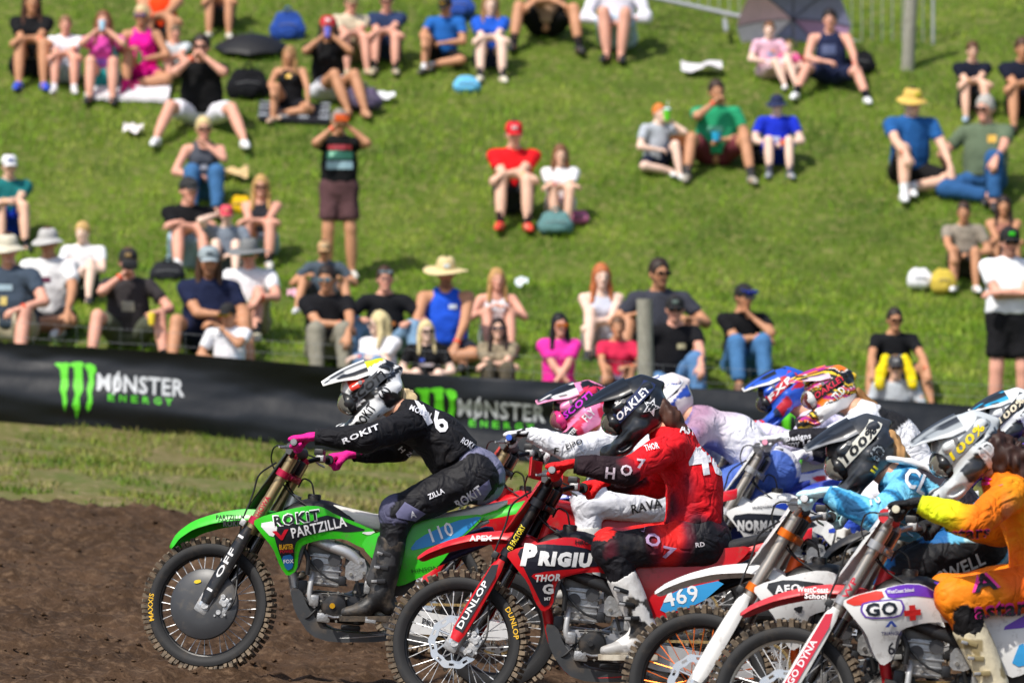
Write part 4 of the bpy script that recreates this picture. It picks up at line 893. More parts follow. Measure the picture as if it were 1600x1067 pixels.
def cobj(name, v, q, cols, m, parent, org):
    return link(name, fast_mesh(name, v - org, q, True, cols), parent, m)
def c3(h): return np.array(srgb(h))
def helmet(par, org, pos, pitch, hc, k=1.0, cell=.0075, yaw=0.):
    """hc: pattern(lp)->colours, lens, strap, strap_text(colour), visor colours"""
    s = Sdf(.025)
    s.ell((.012, 0, 0), (.142, .116, .135)).ell((.045, 0, -.05), (.10, .106, .088))
    for y in (-1, 1): s.cone((-.015, y * .082, -.08), (-.115, y * .064, -.112), .046, .038); s.cone((-.115, y * .064, -.112), (-.185, 0, -.118), .038, .037)
    s.cone((-.178, 0, -.138), (-.195, 0, -.095), .020, .015, k=.03)
    for y in (-1, 1):
        s.cone((-.06, y * .098, .045), (.12, y * .066, .055), .018, .014, k=.02); s.cone((.03, y * .112, -.03), (.135, y * .06, -.035), .016, .012, k=.02); s.cone((-.05, y * .112, -.075), (-.14, y * .062, -.10), .010, .010, k=.012)
        s.ell((-.115, y * .10, -.118), (.038, .03, .013), k=.008, sub=True); s.ell((.07, y * .10, .015), (.03, .03, .010), k=.008, sub=True)
    s.cone((.10, 0, .085), (.165, 0, .03), .03, .018, k=.03)
    s.ell((-.158, 0, -.006), (.105, .098, .060), k=.012, sub=True).ell((-.03, 0, -.03), (.10, .086, .095), k=.01, sub=True).ell((.02, 0, -.17), (.10, .082, .075), k=.015, sub=True)
    v, q, t = s.mesh(cell); cols = hc['pat'](v)
    inner = (np.abs(v[:, 1]) < .09) & (((v[:, 0] - .012) / .142) ** 2 + (v[:, 1] / .116) ** 2 + (v[:, 2] / .135) ** 2 < .80) & (v[:, 0] > -.125); cols[inner] = .012
    cols[(v[:, 0] < -.10) & (v[:, 2] < -.075) & (v[:, 2] > -.115) & (np.abs(v[:, 1]) < .03)] = .015      # chin vent
    vent = (v[:, 0] < -.14) & (np.abs(v[:, 2] + .112) < .014) & (np.abs(np.abs(v[:, 1]) - .03) < .022); cols[vent] = .02
    pitch = pitch + 9; k = k * 1.04
    Rm = np.array(Matrix.Rotation(yaw, 3, 'Z') @ Matrix.Rotation(-math.radians(pitch), 3, 'Y')) * k
    T = lambda p: np.asarray(p, float) @ Rm.T + pos
    hw = T(v); h = link('helmet', fast_mesh('helmet', hw - org, q, True, cols), par, HEL)
    def mbx(mb): mb.v = [tuple(T(p) - org) for p in mb.v]; return mb
    # goggles
    s = Sdf(.01).ell((-.098, 0, -.006), (.055, .104, .060)).ell((-.06, 0, -.003), (.075, .09, .04), sub=True); v2, q2, _ = s.mesh(.009); link('goggle_frame', fast_mesh('goggle_frame', T(v2) - org, q2), h, plastic(hc.get('frame', '1a1a1c'), 0))
    lens = mat('lens_' + hc['lens'], srgb(hc['lens']), .1, .35, var=0, coat=1.)
    rows = [[V(-.106 - .052 * math.cos(a) * math.cos(b), .096 * math.sin(a), -.006 + .050 * math.sin(b)) for b in np.linspace(-1.2, 1.2, 9)] for a in np.linspace(-1.35, 1.35, 17)]
    mbx(MB().grid(rows)).build('goggle_lens', lens, h, smooth=80)
    def band(t, w_, sc): a = t; x, y = .012 - .142 * math.cos(a) * sc, -.116 * math.sin(a) * sc; zz = w_; f = math.sqrt(max(.2, 1 - (zz / .135) ** 2)); return V(.012 + (x - .012) * f, y * f, zz)
    for sg in (1, -1):
        rows = [[band(sg * t, z_ + .034 * (t - .80), 1.035) for z_ in np.linspace(-.026, .026, 5)] for t in np.linspace(.72, math.pi, 22)]
        mbx(MB().slab(rows, np.array(rows) * -.02)).build('goggle_strap', mat('strap_' + hc['strap'], srgb(hc['strap']), .7, var=.05), h, smooth=80)
    if hc.get('st'):
        s_, col_ = hc['st']; vs, fs, w0 = flat_text(s_, .04, .35); q_ = place2(vs, (0, 0), .034, 0, w0, .175)
        mbx(MB().add([band(.92 + p[0] / .125, -.017 + p[1] + .034 * (.12 + p[0] / .125), 1.055) for p in q_], fs)).build('lettering', ink(col_), h, smooth=0)
    # visor
    rows = []
    for t in np.linspace(0, 1, 15):
        x = lerp(.04, -.175, t); hw_ = np.interp(t, [0, .25, .55, .85, .95, 1], [.112, .116, .098, .072, .055, .03]); z0 = .130 + .008 * math.sin(t * 3.1) - .006 * t; dr = np.interp(t, [0, .3, .6, 1], [.060, .058, .034, .008])
        rows.append([V(x, hw_ * u, z0 - dr * abs(u) ** 2.6 + .012 * max(0, 1 - abs(u) * 3.2) - .006 * max(0, 1 - abs(abs(u) - .55) * 5)) for u in np.linspace(-1, 1, 17)])
    rows = np.array(rows); mb = MB().slab(rows, np.zeros_like(rows) + V(0, 0, -.004)); pv = np.array(mb.v); vcx = hc['vis'](pv)
    me = mbx(mb).mesh('visor', HEL, 50); a = me.color_attributes.new('Col', 'FLOAT_COLOR', 'POINT'); cc = np.ones((len(pv), 4), np.float32); cc[:, :3] = vcx; a.data.foreach_set('color', cc.ravel()); link('visor', me, h)
    for sg in (-1, 1): mbx(MB().disc((-.015, 0, .055), .010, sg * .116, sg * .128, 12)).build('visor_screw', alu, h)
    for s_, u0, v0, h_, w_, an, col_ in hc.get('side', []):
        if s_ == '*':
            vs, fs = flat_poly([(math.cos(math.pi / 2 + i * math.pi / 5) * (1 if i % 2 == 0 else .45), math.sin(math.pi / 2 + i * math.pi / 5) * (1 if i % 2 == 0 else .45)) for i in range(10)], .3); q_ = place2(vs, (u0, v0), h_, math.radians(an))
        else: vs, fs, w0 = flat_text(s_, .03, .3); q_ = place2(vs, (u0, v0), h_, math.radians(an), w0, w_)
        pts = T(np.stack([q_[:, 0], np.full(len(q_), 0.), q_[:, 1]], 1)); mb = project([(pts, fs)], hw, q, T((0, 1, 0)) - T((0, 0, 0)), .0025); mb.v = [tuple(np.array(p) - org) for p in mb.v]
        if mb.f: mb.build('lettering', ink(col_), h, smooth=0)
    return h
def rider(label, B, head, neck, hip, pitch, o):
    d = B['d']; W = lambda p, off=0.: np.array(P(p[0], p[1], d)) + V(0, off, 0)
    hipc, neckc = W(hip), W(neck); org = hipc.copy(); cell = o.get('cell', .011)
    e = empty('person', org); meta(e, label, 'person', 'motocross riders on their bikes')
    sp = unit(neckc - hipc); fn = V(-sp[2], 0, sp[0]); L = np.linalg.norm(neckc - hipc); mid = (hipc + neckc) / 2 - fn * o.get('hunch', .045)
    sh, el, wr, hp, kn, an = {}, {}, {}, {}, {}, {}
    for nm, sg in (('L', -1), ('R', 1)):
        sh[nm] = neckc - sp * .075 + fn * .015 + V(0, sg * .175, 0); g = B['grip' + nm]
        fdir = unit(V(-1, -sg * .10, -.12)); back = V(-.05, 0, 1); z = unit(back - fdir * (back @ fdir)); wr[nm] = g - fdir * .084 + z * .026
        v_ = wr[nm] - sh[nm]; ln = np.linalg.norm(v_)
        if ln > .565: sh[nm] = sh[nm] + v_ / ln * (ln - .565)
        pole = (sh[nm] + wr[nm]) / 2 + V(.05, sg * .5, o.get('elbow', -.38))
        el[nm], _ = ik(sh[nm], wr[nm], .30, .275, pole)
        hp[nm] = hipc + V(0, sg * .088, 0); pg = B['peg' + nm]; an[nm] = pg + V(.055, 0, .125)
        v_ = an[nm] - hp[nm]; ln = np.linalg.norm(v_)
        kn[nm], _ = ik(hp[nm], an[nm], max(.44, ln * .53), max(.42, ln * .50), (hp[nm] + an[nm]) / 2 + V(-.6, sg * .16, .25))
    headc = W(head)
    # body under the clothes
    s = Sdf(.05).ell(headc, (.08, .075, .10)).cone(headc + V(.02, 0, -.05), neckc, .046, .05).cone(neckc, mid, .10, .11, sq=(fn, .7)).cone(mid, hipc, .11, .12, sq=(fn, .8))
    for nm in 'LR': s.cone(sh[nm], el[nm], .042, .036).cone(el[nm], wr[nm], .036, .026).cone(hp[nm], kn[nm], .07, .05).cone(kn[nm], an[nm], .05, .035).cone(an[nm], an[nm] + V(-.12, 0, -.06), .03, .025)
    v, q, t = s.mesh(.03); cobj('body', v, q, np.tile(c3(o.get('skin', 'd9a184')), (len(v), 1)), SKIN, e, org)
    # jersey
    s = Sdf(.05); r0 = o.get('fat', .93)
    s.cone(hipc + sp * o.get('hem', .085), mid, .186 * r0, .176 * r0, sq=(fn, .80), tag=0, flat=1).cone(mid, neckc - sp * .13, .170 * r0, .170 * r0, sq=(fn, .70), tag=0)
    s.cone(sh['L'] * .8 + sh['R'] * .2 - sp * .02, sh['R'] * .8 + sh['L'] * .2 - sp * .02, .082, .082, tag=0).cone(neckc - sp * .06, neckc + sp * .03 + fn * .02, .095, .076, tag=3, flat=2)
    for nm in 'LR':
        dd = unit(el[nm] - wr[nm]); s.cone(sh[nm], el[nm], .072, .062, tag=1, mid=.005).cone(el[nm], wr[nm] + dd * .03, .064, .040, tag=2, k=.03, flat=2, mid=.008)
    v, q, t = s.mesh(cell); v = wrinkle(v, q, o.get('wr', .007), 8, o.get('seed', 3), (1, 1, 1)); v = wrinkle(v, q, .0045, 19, o.get('seed', 3) + 1)
    cols = o['jersey'](v, t, dict(sh=sh, el=el, wr=wr, hip=hipc, neck=neckc, sp=sp, fn=fn, L=L)); jo = cobj('jersey', v, q, cols, JER, e, org); tg = dict(jersey=(v, q, jo))
    for nm in 'LR':
        dd = unit(el[nm] - wr[nm]); MB().tube([wr[nm] + dd * .05 - org, wr[nm] + dd * .02 - org], .0415, 16, False).build('cuff', mat('cuff_' + o.get('cuff', '141416'), srgb(o.get('cuff', '141416')), .85), jo)
    # pants
    s = Sdf(.055).ell(hipc + sp * .01, (.155, .165, .14), tag=0).cone(hipc, hipc + sp * .10, .152, .142, sq=(fn, .78), tag=4, flat=2)
    for nm in 'LR':
        dk = unit(an[nm] - kn[nm]); s.cone(hp[nm], kn[nm], .108, .078, tag=1, mid=.006).ell(kn[nm] + V(-.02, 0, .005), (.078, .07, .085), tag=2, k=.03).cone(kn[nm], kn[nm] + dk * .20, .076, .064, tag=2, flat=2, k=.03)
    v, q, t = s.mesh(cell); v = wrinkle(v, q, .006, 10, 40 + o.get('seed', 3)); v = wrinkle(v, q, .0025, 26, 50 + o.get('seed', 3))
    cols = o['pants'](v, t, dict(hp=hp, kn=kn, an=an, hip=hipc, sp=sp, fn=fn)); po = cobj('riding_pants', v, q, cols, PAN, e, org); tg['pants'] = (v, q, po)
    # boots
    bc, bc2, bs_ = [c3(o['boot'][i]) for i in range(3)]
    for nm, sg in (('L', -1), ('R', 1)):
        dk = unit(an[nm] - kn[nm]); top = kn[nm] + dk * .13; a = an[nm]; heel = a + V(.035, 0, -.065); toe = a + V(-.175, -sg * .0, -.088); ball = a + V(-.085, 0, -.07)
        s = Sdf(.03).cone(top, a + V(.01, 0, .02), .070, .054, flat=1, tag=0, mid=.006).cone(top + V(-.035, 0, 0), a + V(-.05, 0, .07), .035, .03, tag=1, flat=1).cone(a, heel, .05, .04, tag=0).cone(a + V(-.02, 0, -.02), ball, .05, .045, tag=0, sq=((0, 1, 0), .95)).cone(ball, toe, .044, .034, tag=2, sq=((0, 0, 1), .8))
        v, q, t = s.mesh(.0105 if cell < .012 else .014); ns = vnoise(v[:, 0] * 16, v[:, 1] * 16, v[:, 2] * 16, 5)
        cols = np.where((t == 0)[:, None], bc, np.where((t == 1)[:, None], bc2, bc2 * .5 + bc * .5)); cols[ns > .72] = bc2
        b = cobj('boot', v, q, cols, BOO, e, org)
        sole = chaikin([(heel[0] + .045, 0), (heel[0] + .03, .045), (ball[0] + .03, .046), (ball[0] - .04, .056), (toe[0] - .02, .044), (toe[0] - .045, 0), (toe[0] - .02, -.044), (ball[0] - .04, -.056), (ball[0] + .03, -.046), (heel[0] + .03, -.045)], 1)
        MB().prism([(p[0] - org[0], p[1] + a[1] - org[1]) for p in sole], toe[2] - .044 - org[2], toe[2] - .018 - org[2], 'xy').build('sole', mat('sole_' + o['boot'][2], tuple(bs_), .8, dirt=.7, dthr=.42), b)
        for i, f in enumerate((.25, .5, .75)):
            c0 = lerp(top, a, f) + V(-.03, sg * .066, 0); Rb = rot('Y', 18 - 10 * i)
            MB().box(c0 - org, (.075, .014, .022), Rb, .005).build('buckle', mat('buckle_' + o['boot'][1], tuple(bc2), .35, .2), b); MB().box(c0 + V(-.02, sg * .009, 0) - org, (.03, .008, .014), Rb, .003).build('buckle_clip', alu, b)
        g = B['grip' + nm]; fdir = unit(V(-1, -sg * .10, -.12)); v, q = hand_at('grip', wr[nm], fdir, V(-.05, 0, 1), nm == 'L', 1.04, .006, .0025)
        gc = np.tile(c3(o['glove'][0]), (len(v), 1)); ns = vnoise(v[:, 0] * 30, v[:, 1] * 30, v[:, 2] * 30, 7); gc[ns > .62] = c3(o['glove'][1]); cobj('glove', v, q, gc, JER, e, org)
    # helmet, hair
    helmet(e, org, headc, pitch, o['helmet'], o.get('hk', 1.), o.get('hcell', .0088), o.get('hyaw', 0.))
    if o.get('hair'):
        h, pts, r_ = o['hair']; s = Sdf(.03); pw = [W(p[:2], p[2] if len(p) > 2 else 0) for p in pts]
        for a, b, i in zip(pw[:-1], pw[1:], range(99)): s.cone(a, b, r_ * (1 - .12 * i), r_ * (1 - .12 * (i + 1)))
        v, q, t = s.mesh(.009); n = vnormals(v, q); v = v + n * (r_ * .45 * (vnoise(v[:, 0] * 55, v[:, 1] * 55, v[:, 2] * 22, 3) - .5))[:, None]
        cobj('hair', v, q, c3(h) * (.6 + .8 * vnoise(v[:, 0] * 60, v[:, 1] * 60, v[:, 2] * 20, 4))[:, None], SKIN, e, org)
    # lettering on the clothes
    for i_, (tgt, s_, px, py, h_, w_, an_, col_) in enumerate(o.get('text', [])):
        v, q, ob = tg[tgt]; sc = d / F; vs, fs, w0 = flat_text(s_, .035, round(min(.5, .025 / (h_ * sc)), 2))
        if isinstance(w_, tuple): shr, w_ = w_; 
        q2 = place2(vs, (0, 0), h_ * sc, math.radians(an_), w0, w_ * sc); b = np.array(P(px, py, d)); pts = np.stack([b[0] + q2[:, 0], np.full(len(q2), d), b[2] + q2[:, 1]], 1)
        mb = project([(pts, fs)], v, q, (0, 1, 0), .004 + .0015 * (i_ % 4)); mb.v = [tuple(np.array(p) - org) for p in mb.v]
        if mb.f: mb.build('lettering', ink(col_), ob, smooth=0)
    for tgt, poly_, col_ in o.get('gfx', []):
        v, q, ob = tg[tgt]; vs, fs = flat_poly([np.array(P(a, b, d))[[0, 2]] for a, b in poly_], .025); pts = np.stack([vs[:, 0], np.full(len(vs), d), vs[:, 1]], 1)
        mb = project([(pts, fs)], v, q, (0, 1, 0), .0025); mb.v = [tuple(np.array(p) - org) for p in mb.v]
        if mb.f: mb.build('graphic', mat('gfx_' + col_, srgb(col_), .7, bump=.5, bscale=16, var=.06), ob, smooth=80)
    return e
def flatc(*hs):
    cs = [c3(h) for h in hs]
    return lambda v, t, J: np.array([cs[min(i, len(cs) - 1)] for i in range(5)])[np.minimum(t, 4)]
def nz(v, f, s): return vnoise(v[:, 0] * f, v[:, 1] * f, v[:, 2] * f, s)
def pat(top, side, chin, acc, accn=.62, f=14, s=1):
    T_, S_, C_, A_ = map(c3, (top, side, chin, acc))
    def fnc(v):
        c = np.tile(S_, (len(v), 1)); c[v[:, 2] > .06 + .03 * np.sin(v[:, 0] * 22)] = T_; c[(v[:, 0] < -.06) & (v[:, 2] < -.06)] = C_
        st = np.abs(v[:, 2] + .035 - .35 * (v[:, 0] + .03)) < .012; c[st & (v[:, 0] > -.1)] = A_
        c[nz(v, f, s) > accn] = A_; return c
    return fnc
def vpat(main, edge, acc=None, thr=.6, s=2):
    M_, E_ = c3(main), c3(edge); A_ = c3(acc or main)
    def fnc(v):
        c = np.tile(M_, (len(v), 1)); w_ = np.interp(-v[:, 0], [-.04, .014, .078, .143, .164, .175], [.115, .124, .105, .078, .06, .035]); c[nz(v * V(.6, 1.6, 1), 22, s) > thr] = A_
        c[(np.abs(v[:, 1]) > w_ - .016) | (v[:, 0] < -.165)] = E_; c[np.abs(np.abs(v[:, 1]) - .045) < .006] = c[np.abs(np.abs(v[:, 1]) - .045) < .006] * .45; return c
    return fnc
# 1 black rider on the green bike
def j_black(v, t, J):
    c = np.tile(c3('15151a'), (len(v), 1)); return c
def p_black(v, t, J):
    c = np.tile(c3('16161b'), (len(v), 1)); g = c3('6a6a8c'); fade = np.clip(.25 + .6 * nz(v, 5, 4), 0, 1)[:, None]
    m = (t == 4) | ((t == 0) & (v[:, 2] > J['hip'][2] - .03)); c[m] = lerp(c3('4a4a66'), c3('a4a4c0'), fade[m]); m = (t == 2) & (v[:, 2] > J['kn']['L'][2] - .05); c[m] = lerp(c3('16161b'), g, fade[m] * .7); return c
def flame(v):
    a = v[:, 0] * 26 + 6 * vnoise(v[:, 0] * 11, v[:, 1] * 8, v[:, 2] * 15, 9); b = np.sin(a + v[:, 2] * 55 + 4 * vnoise(v[:, 0] * 16, v[:, 1] * 9, v[:, 2] * 9, 2)); c = np.tile(c3('151417'), (len(v), 1))
    c[b > .2] = c3('ee7a1c'); c[b > .75] = c3('b02a86'); c[(b < -.88)] = c3('f0c832'); c[np.abs(b - .2) < .08] = c3('f2f0ea'); c[(v[:, 2] < -.06) & (v[:, 0] > -.1)] = c3('e6e4e2'); return c
def pat_white(v):
    c = pat('e9eae8', 'eceded', 'e4e4e2', '18181a', .68, 16)(v); c[(v[:, 2] > .10) & (v[:, 0] > .0)] = c3('d3e61c'); c[(np.abs(v[:, 0] + .035) < .035) & (v[:, 2] > .035) & (v[:, 2] < .10)] = c3('dd3a2a'); return c
rider('rider in black jersey, pink gloves and white helmet crouched on the green bike', BK['green'], (577, 612), (628, 642), (742, 744), 17, dict(
    jersey=j_black, pants=p_black, boot=('141416', '3a3a3c', '1b1a1a'), glove=('e0218c', 'e0218c'), cuff='101014', seed=3, elbow=-.2, cell=.0115, hunch=.025, hk=1.09, hem=.13,
    helmet=dict(pat=pat_white, lens='8f8f86', strap='3c4046', st=('SCOTT', '0c0c0e'), vis=vpat('e6e6e4', 'f0f0ec', '2a2a2c', .66), frame='2a2b2d', side=[('ROKiT', -.10, -.135, .042, .115, 30, '0d0d0f'), ('(A)', .04, -.06, .034, .055, 24, '141416')]),
    hair=('cbb489', [(622, 618), (636, 624), (645, 634)], .05),
    text=[('jersey', '1', 658, 668, 44, 20, 28, 'e8e8ee'), ('jersey', '6', 686, 678, 34, 20, 30, 'e8e8ee'), ('jersey', 'MOLEN', 640, 640, 8, 34, -24, 'e8e8ee'), ('jersey', 'ROKIT', 718, 690, 9, 26, -32, 'e8e8ee'), ('jersey', 'H', 620, 702, 9, 9, -50, 'e8e8ee'), ('jersey', 'ZILLA', 632, 710, 7, 24, -50, 'e8e8ee'), ('jersey', 'ROKIT', 540, 691, 8, 60, 22, 'e8e8ee'), ('pants', 'ROKiT', 716, 792, 14, 46, 33, 'eaeaf0'), ('pants', 'ZILLA', 672, 778, 8, 26, 24, 'eaeaf0'), ('pants', 'A', 643, 806, 10, 9, 10, 'eaeaf0')],
    gfx=[('pants', [(700, 800), (722, 780), (764, 748), (768, 762), (748, 790), (706, 812), (690, 818)], '7c7ca0'), ('pants', [(620, 800), (634, 782), (666, 800), (650, 812), (622, 806)], '6f6f92')]))
# 2 white rider, pink helmet
rider('rider in white jersey with pink and black helmet behind the red rider', BK['farred'], (903, 640), (952, 668), (1040, 785), 17, dict(
    jersey=flatc('e6e6ec'), pants=flatc('e2e2e8'), boot=('d8d6d0', '1c1c1e', '222'+'222'), glove=('d9d9dd', '16161a'), cuff='dcdce2', seed=11, cell=.0145, hk=1.04,
    helmet=dict(pat=pat('17171b', 'd82c50', '1a1a1e', 'f08ab8', .58, 20), lens='b06a7c', strap='15151a', st=('SCOTT', 'd02ad0'), frame='e0357f', vis=vpat('1a1a1d', 'ef9ac0', 'e8e8e8', .72), side=[('FLY', .01, -.075, .04, .07, 20, 'f0f0f2'), ('MONSTER', -.14, -.125, .02, .10, 22, 'f0f0f0')]),
    text=[('jersey', 'III', 832, 705, 9, 10, -4, '1a1a1c'), ('jersey', 'F', 864, 706, 10, 8, -6, '1a1a1c'), ('jersey', 'EIPO', 884, 700, 8, 26, 20, '1a1a1c'), ('pants', 'RAVA', 985, 800, 14, 50, 12, '2a2a2c')]))
# 3 red rider
def j_red(v, t, J):
    c = np.tile(c3('dc1420'), (len(v), 1)); n = nz(v, 7, 8) + .35 * nz(v, 16, 9) - .18; dk = c3('24141c'); dm = c3('7a1226')
    a = v - J['el']['L']; w_ = unit(J['wr']['L'] - J['el']['L']); tt = a @ w_
    f = np.clip((tt + .06 + .25 * (n - .5)) / .10, 0, 1) * (t == 2); b = v - J['hip']; hgt = b @ J['sp']; fr = b @ J['fn']
    g = np.clip((.52 - hgt) * 3 - np.abs(fr + .02) * 9 + (n - .5) * 2.6, 0, 1) * (t == 0)
    for ff in (f, g): c = lerp(c, dm, np.clip(ff * 2, 0, 1)[:, None]); c = lerp(c, dk, np.clip(ff * 2 - 1, 0, 1)[:, None])
    return c
def p_red(v, t, J):
    n = nz(v, 6, 6) + .4 * nz(v, 15, 5) - .2; tt = (v - J['hp']['L']) @ unit(J['kn']['L'] - J['hp']['L']); dk = c3('17161c'); c = np.tile(dk, (len(v), 1))
    f = np.exp(-((tt - .17) / .10) ** 2) * 1.5 + (n - .5) * 1.2 - .3; f = np.where(t == 2, np.where(v[:, 2] > J['kn']['L'][2] + .045, 1., 0.), f); f = np.where(t == 4, 1, f)
    c = lerp(c, c3('6a1428'), np.clip(f * 2, 0, 1)[:, None]); return lerp(c, c3('e2201c'), np.clip(f * 2 - 1, 0, 1)[:, None])
rider('rider in red jersey with dark sleeves and black helmet seated on the red bike', BK['red'], (988, 640), (1046, 672), (1092, 846), 22, dict(
    jersey=j_red, pants=p_red, boot=('e0dedb', '1c1c1e', 'c9c0ae'), glove=('e01c20', 'e01c20'), cuff='1c1418', seed=5, cell=.0115, hk=1.05, hunch=.05,
    helmet=dict(pat=pat('141619', '1a1d22', '131416', '24272c', .66, 14), lens='77756c', strap='1f2c56', st=('OAKLEY', 'eef0f4'), vis=vpat('1b1d20', '2a2c30', '101113', .66), side=[('*', .075, -.03, .042, 0, 20, 'd8dadd'), ('*', .075, -.032, .033, 0, 20, '1b1e23'), ('#MJO', -.05, .055, .016, .05, 22, 'e8e8e8')]),
    hair=('4a2f24', [(1034, 640, -.05), (1050, 656, -.06), (1066, 676, -.05)], .052),
    text=[('jersey', '4', 1078, 742, 58, 34, 8, 'eceaee'), ('jersey', '6', 1112, 742, 56, 22, 8, 'eceaee'), ('jersey', 'ASTU', 1060, 676, 15, 34, -10, 'eceaee'), ('jersey', 'H', 942, 742, 16, 16, -88 + 82, 'c9b8c4'), ('jersey', 'O', 966, 738, 16, 18, -6, 'c9b8c4'), ('jersey', '7', 990, 728, 14, 14, -6, 'c9b8c4'), ('pants', 'H', 984, 822, 18, 22, -20, 'b89ac0'), ('pants', 'O', 1004, 846, 18, 24, -15, 'b89ac0'), ('pants', '7', 1030, 866, 18, 22, -12, 'b89ac0'), ('pants', 'RD', 1084, 852, 7, 15, 6, 'e8e0e4'), ('jersey', 'THOR', 1006, 704, 9, 22, 14, 'f0e8ea')]))
# 4 mauve rider behind the red one
def j_mauve(v, t, J):
    n = nz(v, 6, 4); c = np.tile(c3('e2e2ec'), (len(v), 1)); f = np.clip(((v - J['hip']) @ J['sp'] - .30) * 5 + (n - .5) * 1.5, 0, 1); c = lerp(c, c3('a8839c'), f[:, None]); f = np.clip((n - .56) * 9, 0, 1); return lerp(c, c3('4a68b8'), f[:, None] * .7)
rider('rider in mauve and white jersey with white and blue helmet on the blue bike', BK['blue'], (1038, 625), (1082, 652), (1210, 735), 20, dict(
    jersey=j_mauve, pants=flatc('dcdce6', '4a68b8'), boot=('d8d6d0', '1c1c1e', '222222'), glove=('e0e0e4', '2a4a9a'), cuff='dcdce2', seed=21, cell=.016,
    helmet=dict(pat=pat('e8e6e6', '2a4aa6', 'e4e4e2', 'e0d8d8', .6), lens='8a8a88', strap='e8e8ea', vis=vpat('e8e8e8', 'd8d8d8', '2a4aa6', .6)), hair=('c9b083', [(1062, 628), (1078, 640)], .03)))
# 5 lavender rider, red and blue helmet
def j_lav(v, t, J):
    n = nz(v, 8, 14); c = np.tile(c3('d3cce6'), (len(v), 1)); f = np.clip((.34 - (v - J['hip']) @ J['sp']) * 8 + (n - .5), 0, 1) * (t == 0); c = lerp(c, c3('3d9cc8'), f[:, None]); f = np.clip((n - .6) * 9, 0, 1); return lerp(c, c3('b49acb'), f[:, None])
def p_lav(v, t, J):
    n = nz(v, 7, 15); c = np.tile(c3('e4e2ee'), (len(v), 1)); c[n > .63] = c3('2f4fb8'); c[n < .30] = c3('cc2a34'); return c
rider('rider in lavender jersey with red, white and blue helmet', BK['fxr'], (1218, 614), (1264, 645), (1348, 752), 22, dict(
    jersey=j_lav, pants=p_lav, boot=('d8d6d0', '1c1c1e', '222222'), glove=('3a5ab8', 'd83040'), cuff='cfc8e2', seed=23, cell=.016,
    helmet=dict(pat=pat('1a1c22', 'b81c2a', '22304e', '2c5ac8', .55, 16), lens='4a4a58', strap='c4202e', st=('FXR', 'f0f0f0'), vis=vpat('23262c', 'f0eeea', '2c5ac8', .6)), text=[('jersey', 'MTF', 1200, 690, 12, 26, 10, '8a84b0')]))
# 6 flame helmet
def j_tld(v, t, J):
    n = nz(v, 9, 17); c = np.tile(c3('e9e9ec'), (len(v), 1)); h = (v - J['hip']) @ J['sp']; c[(t == 0) & (h > .30) & (h < .46) & ((v - J['hip']) @ J['fn'] < -.03)] = c3('1a1a1e'); c[(t == 2)] = c3('1c1b22'); c[(t == 2) & (n > .66)] = c3('e0e0e4')
    c[(t == 1) & (n > .62)] = c3('d4304a'); return c
rider('rider in white and black jersey with orange and purple flame helmet', BK['norman'], (1293, 612), (1340, 640), (1440, 745), 12, dict(
    jersey=j_tld, pants=flatc('e4e4ea', 'e4e4ea', '2f4fb8'), boot=('d8d6d0', '1c1c1e', '222222'), glove=('e6e6ea', 'e6e6ea'), cuff='e0e0e4', seed=25, cell=.0145, hk=1.02,
    helmet=dict(pat=flame, lens='7a3a34', strap='17171a', st=('OAKLEY', 'd42a44'), frame='c9c9c9', vis=lambda v: np.where((np.abs(v[:, 1:2]) > .088), c3('d8b8d0'), flame(v)), side=[('TLD', .02, -.06, .04, .075, 24, 'e8efe8')]),
    hair=('8a6236', [(1340, 612, -.02), (1362, 634, -.03), (1384, 652, -.05), (1398, 678, -.08)], .026), text=[('jersey', 'Troy Lee', 1216, 698, 10, 54, 8, 'e8e8ee'), ('jersey', 'Designs', 1222, 688, 8, 40, 8, 'e8e8ee'), ('jersey', 'CA', 1352, 654, 14, 18, -40, 'e8e8ee')]))
# 9 far right rider
rider('rider in purple jersey with white and blue helmet behind the orange rider', BK['purple'], (1576, 650), (1630, 680), (1720, 790), 20, dict(
    jersey=flatc('5a3aa8', '5a3aa8', '4a2c96'), pants=flatc('22202a'), boot=('1c1c1e', 'a9a9a7', '222222'), glove=('5a38b0', '2a1c60'), cuff='4a2c96', seed=27, cell=.016,
    helmet=dict(pat=pat('2a2e33', '23272c', '2a2e33', 'dfe3e4', .55, 13), lens='6a6a66', strap='25292e', st=('100%', 'e8dcc0'), vis=vpat('2b2f34', 'e8e8e6', '2a9ac8', .72), side=[('6D', .045, -.078, .05, .06, 20, 'e6eaec')])))
# 7 light blue rider
def j_sky(v, t, J):
    st = np.sin(v[:, 0] * 30 + v[:, 2] * 38 + 7 * nz(v, 7, 3)); c = np.tile(c3('70c0e2'), (len(v), 1)); c[st > .55] = c3('2f86b8'); c[st > .93] = c3('1d4f76'); h = (v - J['hip']) @ J['sp']; b = (v - J['hip']) @ J['fn']
    c[(t == 0) & (b < -.075) & (h > .12) & (h < .42)] = c3('2a2630'); c[(t == 0) & (b > .07)] = c3('1c1f26'); return c
def p_sky(v, t, J):
    st = np.sin(v[:, 0] * 22 - v[:, 2] * 34 + 8 * nz(v, 7, 5)); c = np.tile(c3('5fb2da'), (len(v), 1)); c[st > .4] = c3('1f5f9c'); c[st < -.62] = c3('b9e2f0'); dk = (v[:, 2] < (J['hp']['L'][2] - .01) + .0 * v[:, 0]) & (t == 1); c[dk] = c3('17181d'); return c
